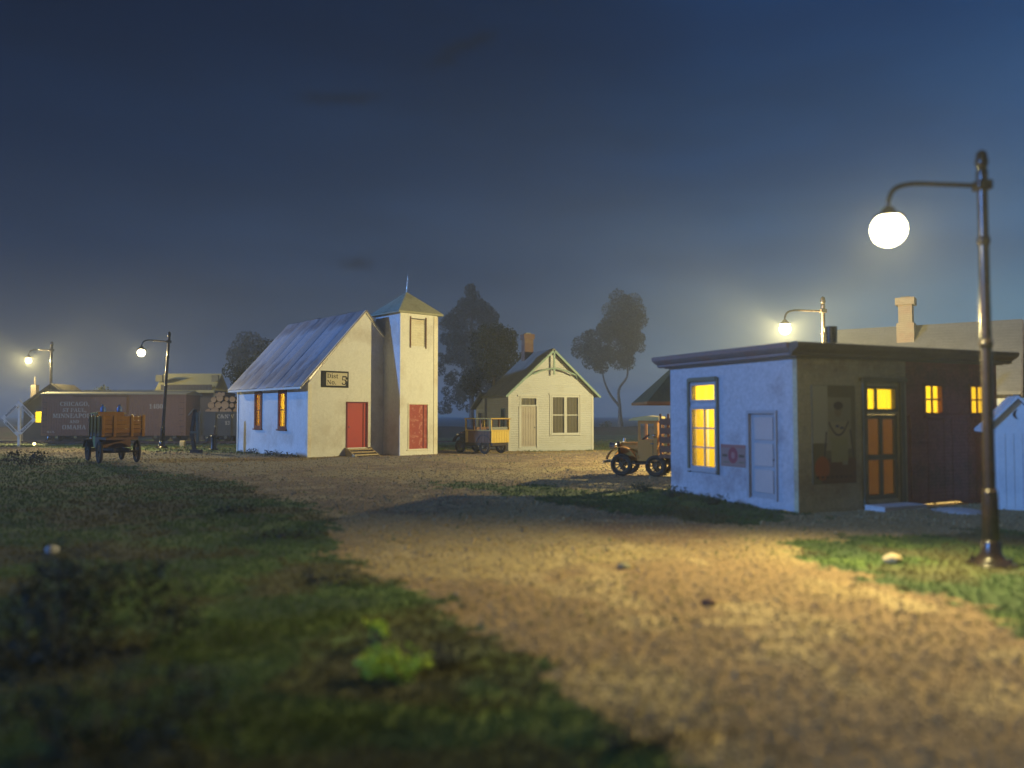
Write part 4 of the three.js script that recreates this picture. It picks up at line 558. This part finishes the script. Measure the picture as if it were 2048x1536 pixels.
  obj('side_lamp', at(new THREE.SphereGeometry(0.06, 12, 8), 0.6, 1.32, -0.46), M.chrome, c);
  obj('bed_floor', bx(-0.7, 0.7, 0.62, 0.72, -2.3, -0.62), M.brownWood, c); for (const s of [-1, 1]) { for (const z of [-0.68, -1.2, -1.75, -2.26]) obj('stake', bx(s * 0.66 - 0.03, s * 0.66 + 0.03, 0.6, 2.02, z - 0.035, z + 0.035), M.brownWood, c); for (let k = 0; k < 4; k++) obj('side_slat', bx(s * 0.7 - 0.012, s * 0.7 + 0.012, 0.8 + k * 0.29, 1.0 + k * 0.29, -2.28, -0.66), M.brownWood, c); }
  obj('running_board', bx(0.5, 0.72, 0.4, 0.44, -0.3, 0.3), M.darkPaint, c);
}
{ // yellow wooden wagon by the cottage, seen from behind
  const a = -132 * Math.PI / 180, X = -1.5, Z = -39.9, c = thing('wooden_wagon_car', 'yellow wooden bodied wagon car parked before the white cottage', 'car', [X, groundY(X, Z), Z], a);
  for (const [x, z, r] of [[0.6, 1.05, 0.36], [-0.6, 1.05, 0.36], [0.6, -0.72, 0.38], [-0.6, -0.72, 0.38]]) wheel(c, x, r, z, r, 0.13);
  obj('chassis', [bx(-0.55, 0.55, 0.42, 0.56, -1.2, 1.25), rod(V(-0.6, 0.36, 1.05), V(0.6, 0.36, 1.05), 0.035), rod(V(-0.6, 0.38, -0.72), V(0.6, 0.38, -0.72), 0.04)], M.darkPaint, c);
  const hd = obj('hood', polyExtrude([[-0.28, 0.5], [0.28, 0.5], [0.32, 0.9], [0.18, 1.05], [-0.18, 1.05], [-0.32, 0.9]], 0.7).translate(0, 0, 0.62), M.darkPaint, c); obj('radiator', rbx(-0.3, 0.3, 0.48, 1.08, 1.32, 1.39, 0.02), M.rust, hd); obj('radiator_cap', at(new THREE.SphereGeometry(0.05, 10, 8), 0, 1.13, 1.34), M.chrome, hd);
  for (const s of [-1, 1]) { fender(c, s * 0.6, 1.05, 0.43, 0.24, 0.3, 2.7, M.darkPaint); fender(c, s * 0.6, -0.72, 0.45, 0.24, 0.3, 2.7, M.darkPaint); obj('headlight', rod(V(s * 0.4, 0.92, 1.28), V(s * 0.4, 0.92, 1.42), 0.07, 0.11, 14), M.chrome, c); }
  for (const s of [-1, 1]) { for (let k = 0; k < 9; k++) obj('side_board', rbx(s * 0.66 - 0.02, s * 0.66 + 0.02, 0.57, 1.16, -1.16 + k * 0.195, -1.16 + k * 0.195 + 0.185, 0.008), k === 8 ? M.yellowWood : M.brownWood, c); obj('belt_rail', bx(s * 0.66 - 0.03, s * 0.66 + 0.03, 1.162, 1.22, -1.18, 0.6), M.yellowWood, c); for (const z of [-1.14, -0.5, -0.02, 0.56]) obj('pillar', bx(s * 0.66 - 0.035, s * 0.66 + 0.035, 1.222, 1.74, z - 0.04, z + 0.04), z > 0.5 || z < -1 ? M.yellowWood : M.brownWood, c); }
  for (let k = 0; k < 7; k++) obj('tail_board', rbx(-0.66 + k * 0.19, -0.66 + k * 0.19 + 0.18, 0.57, 1.16, -1.24, -1.2, 0.008), M.yellowWood, c); obj('tail_rail', bx(-0.69, 0.69, 1.162, 1.22, -1.25, -1.19), M.yellowWood, c); for (const s of [-1, 1]) obj('tail_post', bx(s * 0.66 - 0.03, s * 0.66 + 0.03, 1.222, 1.74, -1.24, -1.185), M.yellowWood, c);
  obj('floor', bx(-0.62, 0.62, 0.562, 0.6, -1.18, 0.58), M.brownWood, c); obj('dash_panel', bx(-0.62, 0.62, 0.56, 1.2, 0.58, 0.62), M.yellowWood, c); obj('roof', rbx(-0.72, 0.72, 1.745, 1.81, -1.28, 0.66, 0.025), M.yellowWood, c); obj('roof_edge', bx(-0.735, 0.735, 1.74, 1.775, -1.3, -1.285), M.brownWood, c);
  obj('rear_curtain', bx(-0.6, 0.6, 1.1, 1.36, -1.17, -1.14), M.greyCloth, c); for (const z of [-0.6, 0.15]) obj('seat', [rbx(-0.56, 0.56, 0.85, 0.97, z - 0.2, z + 0.2, 0.03), rbx(-0.56, 0.56, 0.95, 1.35, z - 0.26, z - 0.18, 0.03)], M.brownWood, c);
}

// ------------------------------------------------------------------ small things in the yard
{
  const X = -19.2 + 2.9, p = thing('hand_pump', 'small dark hand pump with pale rod beside the schoolhouse', 'pump', [-16.9, groundY(-16.9, -44), -44]);
  obj('base', lathe([[0, 0], [0.26, 0], [0.26, 0.05], [0.16, 0.09], [0.15, 0.7], [0.19, 0.74], [0.19, 0.82], [0, 0.84]], 16), M.iron, p); obj('rod', rod(V(0, 0.8, 0), V(0.06, 1.3, 0), 0.035, 0.03), M.rust, p); obj('knob', at(new THREE.SphereGeometry(0.06, 10, 8), 0.06, 1.32, 0), M.paleStone, p); obj('handle', tube([V(0, 0.84, 0), V(-0.2, 0.8, 0.05), V(-0.33, 0.6, 0.08), V(-0.36, 0.42, 0.08)], 0.028), M.iron, p); obj('spout', tube([V(0.1, 0.62, 0), V(0.26, 0.62, 0), V(0.32, 0.52, 0)], 0.045), M.iron, p);
}
{
  const p = thing('weathered_post', 'tall dark broken post with slanted brace near the gondola', 'post', [-16.6, groundY(-16.6, -40.5), -40.5]);
  obj('upright', [bar(V(0.1, -0.1, 0), V(-0.12, 1.0, 0), 0.17, 0.15), bar(V(-0.12, 0.98, 0), V(0.06, 2.26, 0), 0.15, 0.14)], M.darkShed, p); obj('upright', bar(V(0.22, 0.5, 0.02), V(0.16, 2.1, 0.02), 0.12, 0.12), M.oliveTrim, p); obj('brace', bar(V(0.02, 2.28, 0.1), V(-0.26, 1.95, 0.1), 0.05, 0.05), M.stepWood, p); obj('footing', rbx(-0.12, 0.42, -0.15, 0.16, -0.2, 0.2, 0.04), M.darkShed, p); obj('crosspiece', bx(-0.15, 0.3, 1.0, 1.12, 0.09, 0.13), M.oliveTrim, p);
}
{
  const p = thing('marker_stone', 'small pale rounded marker stone in the grass by the boxcar', 'stone', [-20.6, groundY(-20.6, -48.6), -48.6]); obj('block', rbx(-0.17, 0.17, -0.06, 0.4, -0.13, 0.13, 0.08), M.paleStone, p);
}
function rock(name, label, [x, y, z], s, mat) { const g = new THREE.IcosahedronGeometry(s, 2), p = g.attributes.position; for (let i = 0; i < p.count; i++) { const v = V().fromBufferAttribute(p, i), k = 0.75 + 0.55 * fbm(v.x / s * 1.3 + x * 3, v.y / s * 1.3 + v.z / s * 0.9, 3); p.setXYZ(i, v.x * k * 1.15, v.y * k * 0.8, v.z * k); } g.computeVertexNormals(); const m = tag(obj(name, g, mat, null), label, 'stone'); m.position.set(x, y, z); return m; }
rock('white_stone', 'white stone in the dark grass at left', [-6.6, groundY(-6.6, -11.2) + 0.06, -11.2], 0.085, M.stone);
rock('pale_stone', 'pale flat stone in the lamplit grass by the near lamp', [5.12, groundY(5.12, -10.5) + 0.05, -10.5], 0.1, M.paleStone);
rock('dark_stone', 'small dark stone in the middle of the gravel', [2.08, groundY(2.08, -8.3) + 0.02, -8.3], 0.07, M.rust);
rock('mossy_stone', 'small mossy clod on the gravel near the yard centre', [1.45, groundY(1.45, -10.1) + 0.02, -10.1], 0.07, M.oliveTrim);
rock('doorstep_rock', 'grey flat slab by the maroon boards of the shop', [9.1, 0.02, -15.9], 0.42, M.stone).scale.y = 0.2;

// ------------------------------------------------------------------ foliage
function leafMat(c, v = 0.3) { return new THREE.MeshPhysicalMaterial({ map: tex(64, (a, b) => c.map((x) => x * (1 - v + 2 * v * vn(a * 16, b * 16, 16))), true, 1), roughness: 0.9, transmission: 0.25, thickness: 0 }); }
const LM = { dark: leafMat([0.026, 0.033, 0.012]), shrub: leafMat([0.018, 0.025, 0.01]), bright: leafMat([0.42, 0.58, 0.04]), moss: leafMat([0.05, 0.07, 0.025]) };
function leaves(clumps, per, size) { // clumps: [x, y, z, r]; leaf quads spread through each clump's volume
  const pos = [], nor = [], uv = [], v = V(), a = V(), b = V(), n = V();
  for (const [cx, cy, cz, r] of clumps) for (let k = 0; k < per * r * r; k++) {
    v.set(rr(-1, 1), rr(-1, 1), rr(-1, 1)); if (v.lengthSq() > 1) { k--; continue; } v.multiplyScalar(r * Math.pow(v.length(), -0.35)); const s = size * rr(0.6, 1.4);
    n.set(rr(-1, 1), rr(-0.6, 1), rr(-1, 1)).normalize(); a.set(rr(-1, 1), rr(-1, 1), rr(-1, 1)).cross(n).normalize().multiplyScalar(s); b.crossVectors(n, a).multiplyScalar(0.6);
    const P = [[-1, 0], [0, -1], [1, 0], [-1, 0], [1, 0], [0, 1]], U = vn(cx * 9 + k, 1), W = hash(k, 3);
    for (const [i, j] of P) { pos.push(cx + v.x + a.x * i + b.x * j, cy + v.y + a.y * i + b.y * j, cz + v.z + a.z * i + b.z * j); nor.push(n.x, n.y, n.z); uv.push(U + i * 0.02, W + j * 0.02); }
  }
  const g = new THREE.BufferGeometry(); g.setAttribute('position', new THREE.Float32BufferAttribute(pos, 3)); g.setAttribute('normal', new THREE.Float32BufferAttribute(nor, 3)); g.setAttribute('uv', new THREE.Float32BufferAttribute(uv, 2)); return g;
}
function tree(label, [x, y, z], limbs, clumps, per, size, mat, group) {
  const o = thing('tree', label, 'tree', [x, y, z], 0, group);
  obj('trunk', limbs.map(([pts, r]) => { const g = tube(pts.map((p) => V(...p)), r, 8, 16), q = g.attributes.position, c = new THREE.CatmullRomCurve3(pts.map((p) => V(...p))); for (let i = 0; i < q.count; i++) { const t = Math.floor(i / 9) / 16, m = c.getPointAt(Math.min(1, t)), k = 1 - 0.6 * t; q.setXYZ(i, m.x + (q.getX(i) - m.x) * k, m.y + (q.getY(i) - m.y) * k, m.z + (q.getZ(i) - m.z) * k); } g.computeVertexNormals(); return g; }), M.trunk, o);
  obj('crown', leaves(clumps, per, size), mat, o, true); return o;
}
const blob = (n, cx, cy, cz, rx, ry, rz, r0, r1, keep = () => true) => { const out = []; let t = 0; while (out.length < n && t++ < 5000) { const a = rr(-1, 1), b = rr(-1, 1), c = rr(-1, 1); if (a * a + b * b + c * c > 1 || !keep(a, b)) continue; out.push([cx + a * rx, cy + b * ry, cz + c * rz, rr(r0, r1)]); } return out; };
tree('dark leafy tree rising behind the white cottage', [-1.2, -0.1, -54], [[[[0, 0, 0], [0.1, 2, 0], [-0.1, 4, 0], [0.1, 6, 0]], 0.2], [[[0, 2.6, 0], [-0.9, 3.6, 0.1], [-1.6, 4.4, 0.1]], 0.11]], [...blob(46, 0, 6.6, 0, 1.5, 1.7, 1.4, 0.5, 0.85), ...blob(20, 0, 6.6, 0, 1.7, 1.8, 1.4, 0.25, 0.4), ...blob(10, -1.6, 4.4, 0, 0.5, 0.8, 0.5, 0.35, 0.6), ...blob(6, -0.6, 5.0, 0, 0.7, 0.5, 0.6, 0.4, 0.6)], 620, 0.08, LM.dark);
tree('hazy pointed conifer far behind the schoolhouse tower', [-5.2, -0.5, -100], [[[[0, 0, 0], [0, 9, 0], [0, 18, 0]], 0.35]], Array.from({ length: 190 }, () => { const y = 3 + 16 * Math.pow(rnd(), 0.9), w = Math.min(4.3, 0.78 * (19.3 - y)), t = rr(0, 6.28), q = Math.sqrt(rnd()); return [Math.cos(t) * w * q, y, Math.sin(t) * w * q, rr(0.6, 1.0) * (y > 17 ? 0.6 : 1)]; }), 320, 0.12, LM.dark, 'far trees');
tree('hazy two stemmed tree with big crown beyond the cottage', [14.1, -0.5, -100], [[[[0, 0, 0], [-0.15, 1.9, 0], [-0.2, 3.7, 0]], 0.42], [[[-0.2, 3.5, 0], [-1.5, 5.2, 0], [-2.3, 7.3, 0], [-2.4, 9, 0]], 0.18], [[[-0.2, 3.5, 0], [-0.3, 5.7, 0], [0.8, 7.5, 0], [0.6, 10, 0]], 0.2]], [...blob(60, -1.8, 12.0, 0, 4.0, 4.0, 3.4, 0.7, 1.25, (a, b) => b < 0.35 + 0.7 * a + 0.3), ...blob(40, 0.1, 15.0, 0, 2.7, 3.2, 2.4, 0.7, 1.2), ...blob(22, 1.3, 12.4, 0, 1.8, 3.0, 2, 0.45, 0.9)], 300, 0.12, LM.dark, 'far trees');
tree('dark bush behind the schoolhouse roof at its left end', [-20.2, -0.3, -58], [[[[0, 0, 0], [0.2, 2.5, 0], [0, 4.5, 0]], 0.2]], blob(30, 0.6, 6.1, 0, 2.3, 1.7, 1.6, 0.5, 0.9, (a, b) => b < 0.35 + a), 300, 0.09, LM.dark);
tree('hazy tree faint behind the schoolhouse roof', [-33.2, -0.5, -100], [[[[0, 0, 0], [0, 4, 0], [0, 7, 0]], 0.4]], blob(50, 0.4, 9.6, 0, 3.4, 3.2, 3, 0.7, 1.4), 150, 0.13, LM.dark, 'far trees');
tree('dark round tree behind the boxcar roof under the far lamp', [-40.6, -0.4, -73.5], [[[[0, 0, 0], [0, 2.5, 0], [0, 3.6, 0]], 0.2]], blob(22, 1.4, 3.7, 0, 1.4, 1.0, 1.2, 0.4, 0.7), 250, 0.1, LM.dark);
function shrub(name, label, [x, z], clumps, per, size, mat, group) { const o = thing(name, label, name.replace('_', ' '), [x, groundY(x, z), z], 0, group); obj('stems', clumps.slice(0, 8).map(([a, b, c]) => rod(V(a * 0.3, -0.03, c * 0.3), V(a, b, c), 0.012, 0.006, 5)), M.trunk, o); obj('foliage', leaves(clumps, per, size), mat, o, true); return o; }
shrub('dark_bush', 'dark low bush at the left edge by the crossing sign', [-35.8, -51], blob(16, 0, 0.45, 0, 1.3, 0.5, 0.8, 0.25, 0.45), 420, 0.06, LM.shrub);
shrub('dark_bush', 'low dark bush on the grass left of the stake truck', [-19.6, -31.2], blob(16, 0, 0.25, 0, 0.9, 0.25, 0.6, 0.16, 0.3), 500, 0.045, LM.shrub);
shrub('dark_bush', 'large blurred dark bush in the left foreground', [-3.75, -6.6], [...blob(26, 0, 0.42, 0, 0.75, 0.42, 0.7, 0.14, 0.27), ...blob(8, 0.75, 0.38, -0.1, 0.3, 0.32, 0.3, 0.1, 0.2)], 2600, 0.024, LM.shrub);
shrub('dark_bush', 'black bush in the bottom left corner of the foreground', [-2.4, -4.55], blob(26, 0, 0.18, 0, 0.85, 0.25, 0.35, 0.1, 0.2), 2600, 0.02, LM.shrub);
shrub('dark_bush', 'dark tuft at the bottom edge beside the gravel', [0.74, -4.75], blob(12, 0, 0.08, 0, 0.28, 0.1, 0.2, 0.05, 0.1), 4000, 0.014, LM.shrub);
shrub('dark_bush', 'small dark tuft right of the bright green weed', [-0.5, -6.2], blob(8, 0, 0.1, 0, 0.13, 0.12, 0.12, 0.05, 0.09), 4000, 0.014, LM.shrub);
shrub('bright_weed', 'bright yellow green leafy weed in the foreground grass, larger one', [-0.88, -5.95], blob(20, 0, 0.12, 0, 0.3, 0.09, 0.14, 0.05, 0.09), 2600, 0.028, LM.bright);
shrub('bright_weed', 'small upright yellow green weed behind the larger weed', [-1.2, -6.75], blob(9, 0, 0.16, 0, 0.11, 0.12, 0.07, 0.04, 0.07), 3000, 0.028, LM.bright);
shrub('dark_bush', 'leafy tuft at the foot of the hazy far tree bank', [16.5, -80.4], blob(10, 0, 0.9, 0, 0.9, 0.35, 0.4, 0.2, 0.4), 300, 0.08, LM.shrub);
shrub('dark_bush', 'scrubby plant on the far bank right of the cottage', [9.6, -80.4], blob(10, 0, 0.85, 0, 0.8, 0.35, 0.4, 0.15, 0.35), 300, 0.08, LM.shrub);
[[-3.6, -12.6, 'dark grassy hump among the left grass beyond the white stone'], [-5.6, -15.8, 'dark tuft in the left grass before the truck'], [-2.15, -9.2, 'dark tuft by the edge of the gravel']].forEach(([x, z, l]) => shrub('grass_hump', l, [x, z], blob(14, 0, 0.06, 0, 0.55, 0.08, 0.3, 0.06, 0.13), 2200, 0.022, LM.shrub));
[[3.5, -18.9, 'weedy rubble tuft at the left corner of the shop'], [4.0, -17.9, 'weedy rubble tuft below the shop side window'], [4.65, -16.9, 'weedy rubble tuft below the shop side door']].forEach(([x, z, l]) => shrub('grass_hump', l, [x - 0.25, z], blob(16, 0, 0.1, 0, 0.35, 0.1, 0.3, 0.06, 0.12), 1600, 0.024, LM.moss));
[[-10.4, -36.3], [-12.2, -38.4], [-13.7, -40.2]].forEach(([x, z], i) => shrub('grass_hump', ['dark tuft at the schoolhouse front corner', 'dark tuft below the schoolhouse side windows', 'dark tuft at the rear of the schoolhouse side wall'][i], [x, z], blob(14, 0, 0.08, 0, 0.8, 0.1, 0.3, 0.08, 0.16), 900, 0.035, LM.shrub));

// turf and gravel grains (stuff)
{
  const N = 125000, g0 = []; for (let k = 0; k < 5; k++) { const a = k * 1.256 + 0.3, l = 0.6 + 0.4 * hash(k, 2); const t = new THREE.BufferGeometry(); const c = Math.cos(a), s = Math.sin(a); t.setAttribute('position', new THREE.Float32BufferAttribute([-s * 0.13, 0, c * 0.13, s * 0.13, 0, -c * 0.13, c * 0.55, l, s * 0.55], 3)); t.computeVertexNormals(); g0.push(t); }
  const G = mergeGeometries(g0), m = new THREE.InstancedMesh(G, new THREE.MeshStandardMaterial({ roughness: 0.95 }), N), mt = new THREE.Matrix4(), q = new THREE.Quaternion(), c = new THREE.Color(); let n = 0, t = 0;
  while (n < N && t++ < N * 6) {
    const d = 2 * Math.pow(60 / 2, Math.pow(rnd(), 1.05)), az = d < 14 ? rr(-1.1, 1.1) : rr(-0.75, 0.75), x = d * Math.tan(az), z = -d; if (x < -42 || x > 34 || (!isGrass(x, z) && !(rnd() < 0.05 && fbm(x * 0.9 + 5, z * 0.9, 2) > 0.5))) continue;
    const s = rr(0.025, 0.06) * (0.8 + d * 0.028), k = rr(0.55, 1.35), dry = fbm(x * 0.8 + 31, z * 0.8, 3) > 0.57 ? 1 : 0; q.setFromAxisAngle(V(0, 1, 0), rnd() * 6.28); mt.compose(V(x, groundY(x, z) - 0.004, z), q, V(s, s * rr(0.7, 1.3), s)); m.setMatrixAt(n, mt); m.setColorAt(n, c.setRGB((dry ? 0.12 : 0.075) * k, (dry ? 0.105 : 0.125) * k, 0.03 * k)); n++;
  }
  m.count = n; m.name = 'turf'; m.castShadow = m.receiveShadow = true; scene.add(m); tag(m, 'short rough turf covering the left and right ground', 'grass', null, 'stuff');
  const N2 = 75000, ig = new THREE.IcosahedronGeometry(1, 0), m2 = new THREE.InstancedMesh(ig, new THREE.MeshStandardMaterial({ roughness: 0.9, flatShading: true }), N2); n = 0; t = 0;
  while (n < N2 && t++ < N2 * 6) {
    const d = 3.6 * Math.pow(50 / 3.6, Math.pow(rnd(), 1.1)), az = d < 14 ? rr(-0.95, 0.95) : rr(-0.7, 0.7), x = d * Math.tan(az), z = -d; if (x < -30 || x > 25 || isGrass(x, z)) continue;
    const s = rr(0.006, 0.016) * (0.8 + d * 0.03) * (rnd() < 0.02 ? 2 : 1), k = rr(0.6, 1.3), red = rnd(); q.setFromAxisAngle(V(rr(-1, 1), rr(-1, 1), rr(-1, 1)).normalize(), rnd() * 6.28); mt.compose(V(x, groundY(x, z) + s * 0.3, z), q, V(s * rr(0.8, 1.5), s * rr(0.6, 1), s)); m2.setMatrixAt(n, mt); m2.setColorAt(n, c.setRGB((0.27 + 0.07 * red) * k, (0.21 + 0.03 * red) * k, 0.11 * k)); n++;
  }
  m2.count = n; m2.name = 'gravel_grains'; m2.castShadow = m2.receiveShadow = true; scene.add(m2); tag(m2, 'loose tan gravel grains scattered over the yard', 'gravel', null, 'stuff');
}
renderer.render(scene, camera);
